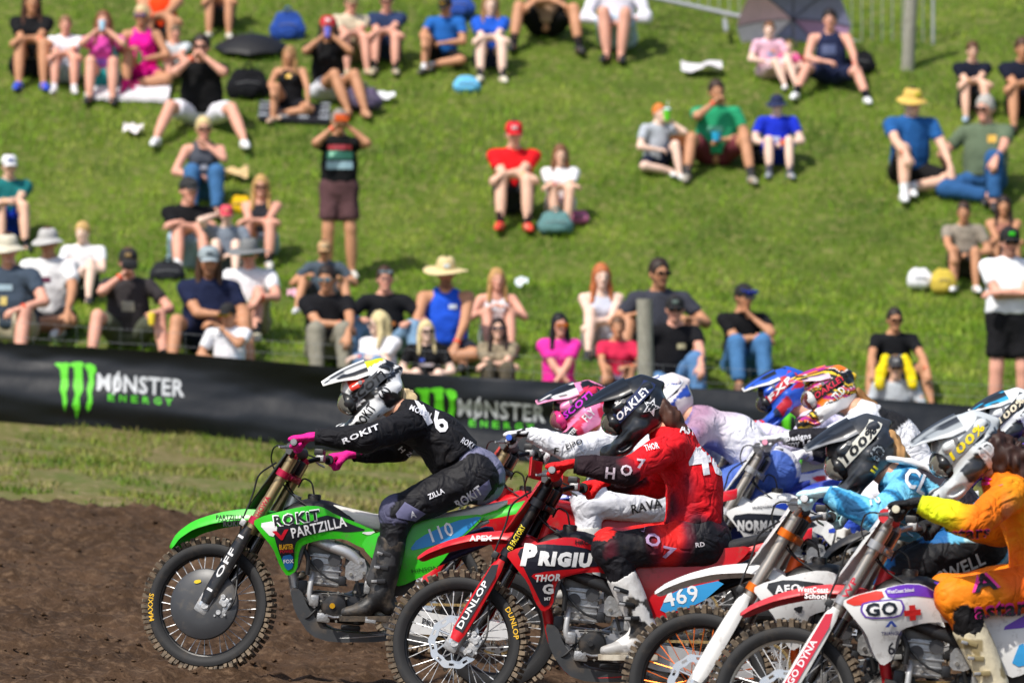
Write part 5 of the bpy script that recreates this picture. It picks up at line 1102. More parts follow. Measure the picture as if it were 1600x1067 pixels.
sky_r = rider('rider in light blue jersey with dark grey helmet and white neck brace', BK['orange'], (1340, 706), (1396, 742), (1530, 842), 24, dict(
    jersey=j_sky, pants=p_sky, boot=('1c1c1e', 'a9a9a7', '222222'), glove=('bfe4ea', '1b1d22'), cuff='4a9ec8', seed=31, cell=.0115, hk=1.06,
    helmet=dict(pat=pat('2f3237', '26282c', '1b1c1f', '3a3d42', .66, 13), lens='9a988e', strap='d4d2c6', st=('100%', '17181b'), vis=vpat('303338', '8a8c90', '1c1d20', .62), side=[('6D', .035, -.075, .055, .07, 20, '0e0f12'), ('6D', .038, -.074, .050, .062, 20, '8a9196'), ('II', -.0, -.105, .022, .03, 20, 'd8c21c')]),
    hair=('b48a5a', [(1386, 690), (1400, 712), (1408, 728)], .055),
    text=[('jersey', 'CL', 1402, 752, 30, 40, -30, 'e8eaf0'), ('jersey', 'BN', 1420, 786, 14, 34, -14, '15171c'), ('jersey', '10', 1346, 786, 14, 22, 12, 'e8f2f6'), ('pants', 'SWELL', 1462, 908, 20, 80, 24, 'd8e8ee')]))
nb = Sdf(.012)
for a, b in (((1388, 716), (1420, 720)), ((1420, 720), (1456, 734)), ((1456, 734), (1480, 748))):
    for y in (-.10, .10): nb.cone(np.array(P(*a, 25.4)) + V(0, y, 0), np.array(P(*b, 25.4)) + V(0, y * .9, 0), .022, .020, sq=((0, 0, 1), .7))
nb.cone(np.array(P(1468, 738, 25.4)) + V(0, -.09, 0), np.array(P(1468, 738, 25.4)) + V(0, .09, 0), .03, .03, sq=((0, 0, 1), .5))
v, q, t = nb.mesh(.009); link('neck_brace', fast_mesh('neck_brace', v - np.array(sky_r.location), q), sky_r, plastic('e6e6e6', 0))
# 8 orange rider
def j_or(v, t, J):
    n = nz(v, 6, 3); c = np.tile(c3('ee760a'), (len(v), 1)); f = np.clip((n - .45) * 4, 0, 1); c = lerp(c, c3('f4960f'), f[:, None])
    tt = (v - J['el']['L']) @ unit(J['wr']['L'] - J['el']['L']); f = np.clip((tt - .02) / .12, 0, 1) * (t == 2); c = lerp(c, c3('dfe81a'), f[:, None])
    tt = (v - J['sh']['L']) @ unit(J['el']['L'] - J['sh']['L']); f = np.exp(-((tt - .20) / .07) ** 2) * (t == 1) * np.clip((v[:, 0] - J['sh']['L'][0] + .06) * 9, 0, 1); return lerp(c, c3('7a6a8a'), f[:, None])
def p_or(v, t, J):
    n = nz(v, 6, 13); c = np.tile(c3('f0860e'), (len(v), 1)); c = lerp(c, c3('e4600c'), np.clip((n - .5) * 4, 0, 1)[:, None]); dk = (t == 2) & (v[:, 2] < J['kn']['L'][2] - .02) & (v[:, 0] > J['kn']['L'][0] - .02); c[dk] = c3('141214'); return c
rider('rider in orange and yellow kit with black gloves and grey white helmet', BK['go'], (1506, 702), (1568, 742), (1640, 912), 22, dict(
    jersey=j_or, pants=p_or, boot=('e4d8b8', '9a8a62', 'd8c9a0'), glove=('17171a', '2a2a2c'), cuff='d2da18', seed=33, cell=.0115, hk=1.06,
    helmet=dict(pat=pat('8d9296', '2a2c30', 'b9bdc0', 'c9ced0', .56, 13), lens='8f8d84', strap='7d8286', st=('100%', 'e8cf1c'), vis=vpat('3a3d42', 'c9ced2', '9aa0a4', .6), side=[('6D', .04, -.078, .055, .07, 20, 'e2e6e8')]),
    hair=('35201a', [(1555, 705, -.03), (1585, 722, -.04), (1602, 748, -.05), (1608, 775, -.05)], .088),
    text=[('jersey', 'astars', 1462, 838, 20, 72, 4, 'f0389c'), ('jersey', 'astars', 1463, 837, 17, 70, 4, '1a1418'), ('pants', 'astars', 1514, 962, 30, 100, 6, 'f0389c'), ('pants', 'astars', 1516, 962, 25, 97, 6, '1a1418'), ('pants', 'A', 1512, 920, 30, 44, 10, 'f0389c'), ('pants', 'A', 1516, 921, 25, 36, 10, '1a1418'), ('jersey', 'A', 1526, 764, 18, 34, 14, 'f0389c')]))
# ================================================================== spectators
CLV = {}
def spec_cloth(h): return mat('tee_' + h, srgb(h), .9, var=.14, vscale=10, bump=.9, bscale=18, spec=.2)
SKN = {'f': 'e2b59c', 't': 'c08a68', 'd': 'a8704f', 'p': 'ecc9b6', 'r': 'dba08a'}
def hat_mesh(kind):
    mb = MB(); dome = []
    hz = {'cap': .088, 'bucket': .085, 'straw': .11}[kind]
    for i, t in enumerate(np.linspace(0, 1, 8)):
        r = math.cos(t * 1.5) ** (.45 if kind != 'cap' else .62); z = .045 + hz * math.sin(t * 1.55)
        dome.append([V(.089 * r * math.sin(a), .008 - .107 * r * math.cos(a), z) for a in np.linspace(0, 2 * math.pi, 25)])
    mb.grid(dome)
    if kind == 'cap':
        rows = [[V(x * (1 - .25 * t), -.085 - .085 * t * math.sqrt(max(0, 1 - (x / .085) ** 2)) - .02 * (1 - abs(x) / .08), .05 - .012 * t - .9 * x * x * 3) for x in np.linspace(-.078, .078, 11)] for t in np.linspace(0, 1, 4)]
        mb.slab(rows, np.zeros((4, 11, 3)) + V(0, 0, -.004))
    else:
        R1 = .145 if kind == 'bucket' else .205; rows = [[V((.087 + (R1 - .087) * t) * math.sin(a), .008 - (.104 + (R1 - .09) * t) * math.cos(a), .05 - (.045 if kind == 'bucket' else .02) * t + .012 * math.sin(2 * a) * t) for a in np.linspace(0, 2 * math.pi, 25)] for t in np.linspace(0, 1, 4)]
        mb.slab(rows, np.zeros((4, 25, 3)) + V(0, 0, -.005))
    return mb
def person(px, top, base, label, shirt, lower, arms='cross', legs='up', yaw=0, lean=.2, head=(0, 8), hair=('short', '4a3424'), hat=None, glasses=None, skin='f', sleeve='tee', low='shorts', shoes='2a2a2c', socks=None, band=None, fat=1., pr=None, stand=False, sx=0., female=False, beard=None):
    base = base + .085 * (base - top) * (not stand); d = ray_ground(px, base); X = (px - 800) / F * d; gz = float(ground(X, d)); h = (base - top) * d / F
    k = float(np.clip(h / (1.74 if stand else .875), .5, 1.17)); yw = math.radians(yaw)
    e = empty('person', (X, d, gz), (0, 0, yw)); meta(e, label, 'person', 'spectators on the hillside')
    c_, s_ = math.cos(yw), math.sin(yw)
    def gl(x, y): return float(ground(X + x * c_ - y * s_, d + x * s_ + y * c_)) - gz
    pel = V(0, 0, .93 * k if stand else .105 * k); sp = unit(V(sx, -math.sin(lean), math.cos(lean))); nk = pel + sp * .50 * k; hk_ = .985 * k * (1.06 if k < .75 else 1)
    hy, hp_ = math.radians(head[0]), math.radians(head[1]); RH = np.array(Matrix.Rotation(hy, 3, 'Z') @ Matrix.Rotation(hp_, 3, 'X')); hc = nk + V(0, -.035, .155) * k; Hd = lambda x, y, z: hc + RH @ (V(x, y, z) * hk_)
    up = nk + V(0, -.05 * k, .05 * k)
    hips = {-1: pel + V(-.085, 0, 0) * k, 1: pel + V(.085, 0, 0) * k}; shs = {q: nk + (V(q * (.175 if female else .20), 0, 0) - sp * .055) * k for q in (-1, 1)}
    # legs
    foot, knee = {}, {}
    for q in (-1, 1):
        if stand: f = V(q * .13, -.02, 0)
        else:
            f = {'up': V(q * .13, -.50, 0), 'wide': V(q * .33, -.52, 0), 'far': V(q * .15, -.66, 0), 'cross': V(-q * .16, -.36, 0), 'tight': V(q * .07, -.42, 0), 'oneL': V(.16, -.48, 0) if q > 0 else V(.10, -.34, 0), 'oneR': V(-.16, -.48, 0) if q < 0 else V(-.10, -.34, 0), 'spread': V(q * .42, -.62, 0), 'side': V(.28 + q * .09, -.52, 0)}[legs]
        f = f * k; f = V(f[0], f[1], gl(f[0], f[1]) + .085 * k)
        flat = legs == 'cross' or (legs == 'oneL' and q < 0) or (legs == 'oneR' and q > 0)
        pole = V(q * 1.5, -.6, .05) if flat else V(q * (.55 if legs in ('wide', 'spread') else .12) + (.3 if legs == 'side' else 0), -.9, 1.2 if not stand else .4)
        knee[q], foot[q] = ik(hips[q], f, .43 * k, .42 * k, hips[q] + pole * k)
    # arms
    kz = (knee[1] + knee[-1]) / 2; el, wr, hb = {}, {}, {}
    for q in (-1, 1):
        a = arms if isinstance(arms, str) else arms[0 if q < 0 else 1]
        mouth = Hd(q * .03, -.15, -.06); b_ = V(0, -.3, 1)
        w_ = {'cross': V(-q * .13, kz[1] / k - .02 - .03 * q, kz[2] / k + .055), 'knees': knee[q] / k + V(-q * .02, -.04, .05), 'hang': V(q * .05, kz[1] / k - .10, kz[2] / k - .06), 'mouth': mouth / k + V(q * .02, -.03, -.03), 'photo': Hd(q * .075, -.24, -.02) / k, 'head': Hd(q * .12, -.04, .02) / k, 'ground': V(q * .36, .12, .07 + gl(q * .36 * k, .12 * k) / k), 'lap': V(q * .07, -.26, .26), 'folded': nk / k + V(-q * .12, -.21 - .03 * (q > 0), -.28), 'hip': V(q * .2, -.05, .95), 'drop': knee[q] / k + V(q * .02, -.16, -.05), 'chin': Hd(q * .02, -.13, -.11) / k + V(0, -.02, -.05)}[a] * k
        pole = shs[q] + V(q * .45, -.1, -.45) * k
        if a in ('photo', 'mouth', 'chin'): pole = shs[q] + V(q * .6, -.25, -.5) * k
        el[q], wr[q] = ik(shs[q], w_, .285 * k, .25 * k, pole)
    # --- body
    s = Sdf(.025 * k)
    s.ell(Hd(0, .015, .035), V(.078, .097, .098) * hk_, RH).cone(Hd(0, -.03, -.02), Hd(0, -.058, -.085), .066 * hk_, .040 * hk_, k=.03 * k).cone(Hd(0, -.092, .012), Hd(0, -.112, -.026), .007 * hk_, .014 * hk_, k=.012 * k)
    for q in (-1, 1): s.ell(Hd(q * .079, .012, -.008), V(.012, .022, .032) * hk_, RH, k=.008); s.ell(Hd(q * .033, -.108, .012), V(.022, .018, .014) * hk_, RH, k=.012, sub=True)
    s.cone(Hd(0, .02, -.06), nk - sp * .02, .052 * k, .062 * k)
    s.cone(nk - sp * .10 * k, pel + sp * .18 * k, .135 * k, .125 * k, sq=((0, 1, 0), .66), k=.06).ell(pel + V(0, 0, .01), V(.15, .125, .105) * k * min(fat, 1.1), k=.06)
    s.cone(shs[-1], shs[1], .052 * k, .052 * k, k=.05)
    lk = 1.14 if not female else 1.0
    for q in (-1, 1):
        s.cone(shs[q], el[q], .050 * k * lk, .038 * k * lk, mid=.004).cone(el[q], wr[q], .040 * k * lk, .026 * k, mid=.004)
        s.cone(hips[q], knee[q], .088 * k, .060 * k).cone(knee[q], foot[q], .056 * k, .037 * k, mid=.014 * k).ell(knee[q], V(.055, .055, .058) * k).cone(foot[q] + V(0, .02, -.03) * k, foot[q] + V(0, -.13, -.055) * k, .035 * k, .026 * k)
    v, q4, t = s.mesh(.031 * max(k, .74), [(hc, .12 * hk_, .0138)])
    sk = c3(SKN[skin]) if skin in SKN else c3(skin); cols = np.tile(sk, (len(v), 1)) * (.93 + .14 * nz(v, 12, 3))[:, None]
    lv = (v - hc) @ RH / hk_; on = np.abs(lv).max(1) < .15
    def blob(c, r, col):
        m = on & ((((lv - V(*c)) / V(*r)) ** 2).sum(1) < 1); cols[m] = c3(col) if isinstance(col, str) else col
    for q in (-1, 1): blob((q * .033, -.09, .012), (.016, .03, .008), '2a1c18'); blob((q * .034, -.1, .036), (.022, .03, .006), hair[1] if hair else '4a3424'); blob((q * .045, -.08, -.03), (.02, .03, .018), sk * V(1.05, .86, .86))
    blob((0, -.1, -.058), (.024, .03, .008), sk * V(.85, .5, .52))
    if beard: 
        m = on & (lv[:, 2] < -.045) & (lv[:, 1] < -.0) & (lv[:, 2] > -.13); cols[m] = c3(beard) * .5 + cols[m] * .5
    parts = [(v, q4)]; hcols = [cols]
    for q in (-1, 1):
        a = arms if isinstance(arms, str) else arms[0 if q < 0 else 1]
        fd = unit(wr[q] - el[q]); kind = 'relaxed'; back = V(0, -.4, 1) if a in ('cross', 'knees', 'lap', 'hang', 'ground', 'drop') else V(q * 1., .2, .4)
        if a in ('mouth', 'photo'): kind = 'grip'
        if a == 'hang' or a == 'cross': fd = unit(fd + V(0, 0, -.5))
        if a == 'drop': fd = unit(fd + V(0, 0, -.9))
        if a == 'ground': fd = unit(V(q * .3, .3, -.1)); back = V(0, 0, 1)
        hv, hq = hand_at(kind, wr[q], fd, back, q > 0, k * (1.0 if not female else .9), .012); parts.append((hv, hq)); hcols.append(np.tile(sk, (len(hv), 1)))
    v, q4 = join(parts); link('body', fast_mesh('body', v, q4, True, np.concatenate(hcols)), e, SKIN)
    # --- shirt
    s = Sdf(.045 * k); fr = fat * (1.15 if not female else 1.06)
    s.cone(pel + sp * .04 * k, pel + sp * .24 * k, .162 * k * fr, .152 * k * fr, sq=((0, 1, 0), .76), flat=1).cone(pel + sp * .24 * k, nk - sp * .12 * k, .152 * k * fr, .150 * k * (fr * .4 + .6), sq=((0, 1, 0), .70))
    if female: 
        for q in (-1, 1): s.ell(pel + sp * .335 * k + V(q * .065, -.095, 0) * k, V(.06, .055, .058) * k)
    if sleeve == 'tank':
        for q in (-1, 1): s.cone(nk - sp * .10 * k + V(q * .09, -.01, 0) * k, nk + V(q * .075, 0, -.01) * k, .045 * k, .035 * k)
    else:
        s.cone(shs[-1] * .85, shs[1] * .85 + shs[-1] * 0, .07 * k, .07 * k) if False else s.cone(lerp(shs[-1], shs[1], .1), lerp(shs[-1], shs[1], .9), .066 * k, .066 * k)
        for q in (-1, 1):
            f = .62 if sleeve == 'tee' else 1.; s.cone(shs[q], lerp(shs[q], el[q], f), .066 * k, .062 * k if f < 1 else .05 * k, flat=2 if f < 1 else 0)
            if f == 1: s.cone(el[q], wr[q], .05 * k, .036 * k, flat=2)
        s.cone(nk - sp * .06 * k, nk + V(0, -.01, .022) * k, .085 * k, .068 * k, flat=2, k=.03)
    v, q4, t = s.mesh(.025 * max(k, .75)); v = wrinkle(v, q4, .012 * k, 9, px); so = link('shirt' if sleeve != 'tank' else 'tank_top', fast_mesh('shirt', v, q4), e, spec_cloth(shirt) if isinstance(shirt, str) else shirt)
    for (u0, v0, w_, h_, col_) in (pr or []):
        c0 = pel + sp * v0 * k; pts, fs = flat_poly([(-w_ / 2, -h_ / 2), (w_ / 2, -h_ / 2), (w_ / 2, h_ / 2), (-w_ / 2, h_ / 2)], .03); p3 = [c0 + V(u0 + p[0], 0, 0) * k + sp * p[1] * k for p in pts]
        mb = project([(p3, fs)], v, q4, (0, 1, 0), .006)
        if mb.f: mb.build('print', ink(col_), so, smooth=0)
    # --- shorts or trousers
    s = Sdf(.05 * k).ell(pel + V(0, .01, .01) * k, V(.165 * min(fr, 1.15), .14, .118) * k)
    if stand: s.cone(pel, pel + V(0, 0, .12) * k, .15 * k * fr, .15 * k * fr, sq=((0, 1, 0), .75))
    for q in (-1, 1):
        if low == 'shorts': b = lerp(hips[q], knee[q], .80 if not female else .5); s.cone(hips[q], b, .106 * k, .094 * k if not stand else .098 * k, flat=2)
        else:
            an_ = lerp(knee[q], foot[q], .92); s.cone(hips[q], knee[q], .108 * k, .084 * k).ell(knee[q], V(.082, .082, .084) * k, k=.02).cone(knee[q], an_, .084 * k, .066 * k, flat=2, k=.02)
    v, q4, t = s.mesh(.027 * max(k, .75)); v = wrinkle(v, q4, .010 * k, 11, px + 3); link('shorts' if low == 'shorts' else 'trousers', fast_mesh('shorts', v, q4), e, spec_cloth(lower))
    for q in (-1, 1):
        f = foot[q]; dr = V(q * .18, -1, 0); dr = unit(dr); s = Sdf(.02).cone(f + V(0, .03, -.04) * k, f + dr * .15 * k + V(0, 0, -.055) * k, .046 * k, .036 * k).cone(f + V(0, .01, .0) * k, f + V(0, .0, -.03) * k, .043 * k, .048 * k, flat=1).cone(f + V(0, .04, -.072) * k, f + dr * .17 * k + V(0, 0, -.074) * k, .036 * k, .036 * k, sq=((0, 0, 1), .4))
        v, q4, t = s.mesh(.0185); link('shoe', fast_mesh('shoe', v, q4), e, mat('shoe_' + shoes, srgb(shoes), .7, var=.15))
        if socks and low == 'shorts':
            dl = unit(knee[q] - f); ln = .20 if socks[0] == 'h' else .09; MB().tube([f - dl * .02 * k, f + dl * ln * .5 * k, f + dl * ln * k], [.042 * k, .042 * k, .048 * k], 14, True).build('sock', spec_cloth(socks[1:]), e)
    # --- hair, hat, glasses
    if hair:
        st, hcx = hair; s = Sdf(.02 * k)
        s.ell(Hd(0, .020, .034), V(.088, .106, .112) * hk_, RH)
        if st == 'long':
            for q in (-1, 1): s.cone(Hd(q * .070, .0, .03), Hd(q * .082, -.005, -.10), .034 * hk_, .034 * hk_).cone(Hd(q * .082, -.005, -.10), Hd(q * .095, -.055, -.25), .034 * hk_, .022 * hk_)
            s.cone(Hd(0, .075, 0), Hd(0, .075, -.2), .075 * hk_, .06 * hk_)
        s.ell(Hd(0, -.10, -.035), V(.066 if st == 'long' else .082, .088, .098) * hk_, RH, k=.012, sub=True)
        if st != 'long': s.ell(Hd(0, -.02, -.15), V(.2, .11, .125) * hk_, RH, k=.012, sub=True)
        v, q4, t = s.mesh(.016); n = vnormals(v, q4); v = v + n * (.012 * k * (vnoise(v[:, 0] * 60, v[:, 1] * 60, v[:, 2] * 25, px) - .5))[:, None]
        link('hair', fast_mesh('hair', v, q4, True, c3(hcx) * (.65 + .7 * vnoise(v[:, 0] * 70, v[:, 1] * 70, v[:, 2] * 18, 4))[:, None]), e, SKIN)
    if hat:
        kind, hcol = hat[:2]; mb = hat_mesh(kind); sc = 1.04 if hair and hair[0] == 'long' else 1.0; mb.v = [tuple(Hd(*(np.array(p) * sc))) for p in mb.v]
        ho = mb.build('cap' if kind == 'cap' else 'hat', mat('hat_' + hcol, srgb(hcol), .85, var=.15, bump=.5, bscale=60), e)
        if len(hat) > 2: MB().box(Hd(0, -.098 if kind == 'cap' else -.103, .085), V(.055, .012, .034) * hk_, RH, .004).build('badge', ink(hat[2]), ho)
    if glasses:
        mb = MB(); gl_ = glasses if isinstance(glasses, str) else glasses[0]; on_hat = not isinstance(glasses, str); zz, yy = (.085, -.118) if on_hat else (.012, -.106)
        for q in (-1, 1): mb.box(Hd(q * .034, yy, zz), V(.054, .012, .036) * hk_, RH, .007).box(Hd(q * .070, yy + .05, zz + .006), V(.006, .10, .008) * hk_, RH)
        mb.box(Hd(0, yy - .002, zz + .008), V(.03, .008, .008) * hk_, RH); mb.build('sunglasses', mat('glass_' + gl_, srgb(gl_), .12, .4, var=0), e)
    for b in (band or []):
        q = -1 if b[0] == 'R' else 1; dl = unit(el[q] - wr[q]); MB().tube([wr[q] + dl * .025 * k, wr[q] + dl * .05 * k], .034 * k, 14, False).build('wristband', ink(b[1:]), e)
    W = Matrix.Translation(e.location) @ Matrix.Rotation(yw, 4, 'Z')
    return dict(e=e, k=k, d=d, hand={q: W @ Vector(wr[q] + unit(wr[q] - el[q]) * .09 * k) for q in (-1, 1)}, mouth=W @ Vector(Hd(0, -.16, -.05)))
def cup(pt, col, label, r=.035, h=.11, cat='cup', lid=None):
    o = MB().lathe([(.0001, -h / 2), (r * .78, -h / 2), (r, h / 2), (r * .94, h / 2 + .003), (.0001, h / 2)], (0, 0, 0), 'z', 18).build('cup' if cat == 'cup' else 'drink_can', ink(col), None); o.location = pt; meta(o, label, cat)
    if lid: MB().lathe([(.0001, h / 2 + .018), (r * .8, h / 2 + .015), (r * 1.05, h / 2), (r * 1.05, h / 2 - .006)], (0, 0, 0), 'z', 18).build('lid', ink(lid), o); MB().tube([(0, 0, h / 2), (.01, -.01, h / 2 + .09)], .004, 6).build('straw', ink('e8e8e8'), o)
def phone(pt, col, label):
    o = MB().box((0, 0, 0), (.145, .009, .072), None, .004).build('phone', ink(col), None); o.location = pt; meta(o, label, 'phone'); MB().box((.05, -.0065, .015), (.025, .004, .025), None, .001).build('camera_bump', ink('1a1a1c'), o)
# front rows behind the banner, from the left edge of the hill to the right
O = 'f2552a'
person(12, 245, 362, 'person in white cap and teal tee with bright blue shorts', '1d6e70', '1c3cc0', ('knees', 'cross'), 'up', 12, hat=('cap', 'e6e6e8', '3a58a8'), skin='f', band=['Le8b83a'], shoes='222226', socks='h1a1a1c')
person(132, 348, 458, 'blond boy in white tee behind the man in the grey beanie', 'e4e4e6', '3a3a3e', 'hang', 'up', -5, head=(-12, 10), hair=('short', 'c9a468'), skin='p')
person(80, 358, 502, 'man in white tee and grey backward cap sitting cross-legged', 'e6e5e6', '1c1c20', ('drop', 'knees'), 'cross', -8, hair=('short', '5a4030'), hat=('bucket', 'b6b4b2'), skin='t', band=['R' + O], shoes='d9d9d9', fat=1.05, pr=[(-.01, .33, .09, .045, '6a2f48')])
person(25, 368, 524, 'man in beige bucket hat and slate printed tee', '3f4b5a', 'b9ad95', ('drop', 'knees'), 'wide', -25, head=(35, 8), hair=('short', '4a3424'), hat=('bucket', 'cdc6b2'), skin='r', band=['L' + O], fat=1.08, pr=[(0, .35, .14, .05, '9fb6c4'), (.0, .24, .06, .07, 'c9b46a')])
ph = person(200, 392, 532, 'man in dark grey tee and cap filming with a phone', '3a3638', '55594a', ('mouth', 'knees'), 'wide', 4, hair=('short', '5a4030'), hat=('cap', '22201e', 'a88a5c'), skin='r', band=['R' + O], shoes='8a6a50', socks='s1a1a1c', fat=1.05, pr=[(.0, .26, .11, .09, '9a9484')])
phone(ph['hand'][-1] + Vector((.0, -.05, .03)), '16161a', 'dark phone held up by the man in the dark grey tee'); cup(ph['hand'][1] + Vector((0, -.06, -.05)), 'e0c62c', 'cup of yellow beer in the hand of the man filming')
person(325, 388, 540, 'long haired man in navy tee and light grey cap', '1d2440', '1b2038', ('cross', 'lap'), 'wide', 6, hair=('long', '4a3222'), hat=('cap', '97a3a8', '5a646a'), skin='t', band=['L' + O], fat=1.18, beard='3a2a20')
person(392, 378, 512, 'man in white tee, grey sun hat and green mirrored glasses', 'e6e6ea', '9a9078', ('lap', 'drop'), 'up', -6, hair=('short', '4a3424'), hat=('straw', '77797a'), glasses='35b070', skin='r', band=['L' + O], shoes='b9b49c', socks='s2a2a2c')
person(360, 476, 590, 'person in white tee, black cap and yellow mirrored sunglasses', 'e8e8ec', '8aa6c4', ('lap', 'chin'), 'far', -10, head=(-15, 5), hair=('short', '2a2220'), hat=('cap', '1c1c1e'), glasses='e2c01c', skin='t', low='pants')
person(507, 378, 478, 'man in tan cap, slate tee and orange tinted sunglasses', '4a5662', '3a3a3e', 'knees', 'wide', 0, head=(0, 12), hair=('short', '3a2a20'), hat=('cap', 'b9946a', 'e0d0b0'), glasses='7a3a1c', skin='t', shoes='d8d8d8')
person(508, 418, 556, 'man in black tee, silver sunglasses and camouflage trousers', '17171b', '8a8678', ('cross', 'drop'), 'up', 8, head=(-20, 8), hair=('short', '2a201c'), glasses='6a8a9a', skin='t', low='pants', band=['R' + O], shoes='17171a')
person(602, 418, 546, 'man in black tee with sunglasses pushed up on his forehead', '18191d', '7a9ab8', 'knees', 'wide', 0, head=(5, 6), hair=('short', '3e2a1e'), glasses=('8a9aa4',), skin='r', low='pants', pr=[(.06, .22, .08, .035, 'c9762c')])
person(600, 488, 608, 'blonde woman in white tee looking sideways', 'e9e9ee', '6a86a8', 'cross', 'tight', -25, head=(-45, 4), hair=('long', 'd9c795'), glasses='5a5a62', skin='p', female=True, low='pants', band=['L' + O])
person(665, 503, 614, 'blonde woman in black printed tee and dark sunglasses', '141417', '1c1c20', 'lap', 'up', 4, head=(8, 2), hair=('long', 'd8c594'), glasses='111113', skin='p', female=True, pr=[(0, .28, .16, .035, 'd8d8e2'), (-.05, .33, .05, .04, '3a5ac8')])
person(697, 406, 548, 'man in wide straw sun hat and blue tank top', '2458d8', '2a2e3c', ('drop', 'hang'), 'cross', 0, head=(4, 10), hair=('short', '3a2a20'), hat=('straw', 'd9c492', 'd0dce6'), skin='t', sleeve='tank', band=['L' + O], fat=1.06, pr=[(.06, .36, .07, .04, 'd8e4f0')], beard='3a2a20')
person(775, 421, 536, 'woman with long wavy blonde hair in white tank top', 'e2e0e6', 'e0dfe4', 'knees', 'up', 5, head=(6, 4), hair=('long', 'b98f58'), skin='r', sleeve='tank', female=True)
person(778, 498, 612, 'dark haired woman in camouflage tee and round sunglasses', mat('camouflage', srgb('8a7d66'), .9, var=.55, vscale=22, bump=.6, bscale=18), '5a5244', 'cross', 'tight', 0, head=(0, -2), hair=('long', '2e1d18'), glasses='4a4450', skin='f', female=True, low='pants')
person(872, 493, 612, 'woman with black hair in hot pink tee and orange glasses', 'ee38a8', 'e83a9c', 'cross', 'cross', 6, head=(10, 4), hair=('long', '141216'), glasses='e07a1c', skin='r', female=True)
person(938, 414, 542, 'red haired woman in pale grey tank top hugging her knee', 'c9ccda', 'a8a4a8', 'cross', 'oneR', 4, head=(6, 6), hair=('long', 'b5693c'), skin='p', sleeve='tank', female=True)
person(965, 497, 610, 'woman in raspberry red tee with tanned knees', 'cf2c50', '5a5470', ('drop', 'knees'), 'up', 0, head=(0, 4), hair=('short', '6a4a34'), skin='t', female=True, band=['L' + O], pr=[(.05, .2, .09, .06, 'c9c4d8')])
person(1030, 406, 556, 'bearded man in charcoal tee behind the grey fence post', '3a3c46', '4a4a50', 'knees', 'wide', 0, head=(22, 4), hair=('short', '2e221c'), glasses='17171a', skin='t', fat=1.06, beard='2a1e18')
person(1050, 465, 602, 'man in black tee and black cap with faded jeans, right of the post', '16161a', '5a82b0', ('ground', 'drop'), 'oneL', 10, head=(-10, 6), hair=('short', '2a201c'), hat=('cap', '17171a', '6a7a74'), glasses='141416', skin='r', low='pants', shoes='a58a6a', pr=[(.05, .32, .08, .05, 'b9b08a')])
person(1158, 447, 578, 'tattooed man in black tee with blue sunglasses on his cap', '151518', '4a78a8', ('cross', 'chin'), 'up', 10, head=(25, 14), hair=('short', '241c18'), hat=('cap', '1b1b20', 'a8a8ae'), glasses=('2a48d8',), skin='t', low='pants', band=['R' + O], shoes='7a5a48')
person(1395, 483, 602, 'man in black tee and sunglasses behind the yellow hooded person', '17181c', '2a2a2e', 'drop', 'wide', 5, head=(5, 6), hair=('short', '2a201c'), glasses='1a1214', skin='t', band=['L' + O], pr=[(.03, .26, .09, .05, '8ab0d8')])
yp = person(1398, 560, 680, 'person in black cap and grey shirt with a yellow towel on the head', 'b4bac0', '3a3a40', 'lap', 'up', 0, head=(0, 4), hair=('short', '8a6a48'), hat=('cap', '3a3a3e', 'a8a8a8'), glasses='3a1420', skin='f', sleeve='long')
s = Sdf(.02); hd = Vector(yp['mouth']) - yp['e'].location
for q in (-1, 1): s.cone(V(hd.x + q * .085, hd.y + .15, hd.z + .13), V(hd.x + q * .125, hd.y + .12, hd.z + .02), .045, .05, sq=((0, 1, 0), .6)).cone(V(hd.x + q * .125, hd.y + .12, hd.z + .02), V(hd.x + q * .15, hd.y + .08, hd.z - .10), .05, .045, sq=((0, 1, 0), .6))
v, q4, t = s.mesh(.014); v = wrinkle(v, q4, .012, 14, 2); link('towel', fast_mesh('towel', v, q4), yp['e'], spec_cloth('e8d01c'))
person(1577, 352, 668, 'standing man in white tee and black cap with arms folded', 'eceef2', '17171a', 'folded', 'up', 0, lean=.02, head=(6, 6), hair=('short', '2a201c'), hat=('cap', '151517', '3fd02a'), glasses='101012', skin='r', stand=True, fat=1.12, beard='4a3426', shoes='3a3a3c')
# middle of the slope
ps = person(530, 168, 436, 'standing man in black printed tee and brown shorts taking a photo', '141416', '5a3f42', 'photo', 'up', 4, lean=.02, head=(4, 8), hair=('short', '8a8078'), glasses='2a1a1c', skin='t', stand=True, band=['R' + O], shoes='c9c4ba', pr=[(0, .40, .24, .05, 'a83a44'), (0, .32, .26, .08, '5aa88a'), (0, .22, .26, .08, '9fc0cc')])
phone((ps['hand'][-1] + ps['hand'][1]) / 2 + Vector((0, -.05, .03)), 'd85a1c', 'orange cased phone held by the standing man in black')
person(318, 185, 306, 'blonde woman in grey tank top and jeans with hand at her mouth', '4a4e58', '3f6a98', ('lap', 'chin'), 'up', 4, head=(4, 4), hair=('short', 'd2bd88'), glasses='2a1c18', skin='r', sleeve='tank', female=True, low='pants', band=['Re8b83a'], pr=[(0, .26, .07, .05, 'c9c9d0')])
person(293, 280, 412, 'man in black tee with red print, black cap and pale jean shorts', '161619', '9fb8cc', ('cross', 'cross'), 'up', 8, head=(20, 6), hair=('short', '2a201c'), hat=('cap', '2a2a2c', '5a5a5e'), skin='r', socks='he9e9ec', shoes='e6e6e8', pr=[(.05, .3, .13, .06, '8a2436')])
person(355, 322, 424, 'child in pink baseball cap and slate tee with hand on the cap', '7a8492', '5a626e', ('head', 'lap'), 'up', 0, head=(0, 12), hair=('short', '5a4030'), hat=('cap', 'd8485c', 'e8a08a'), skin='p')
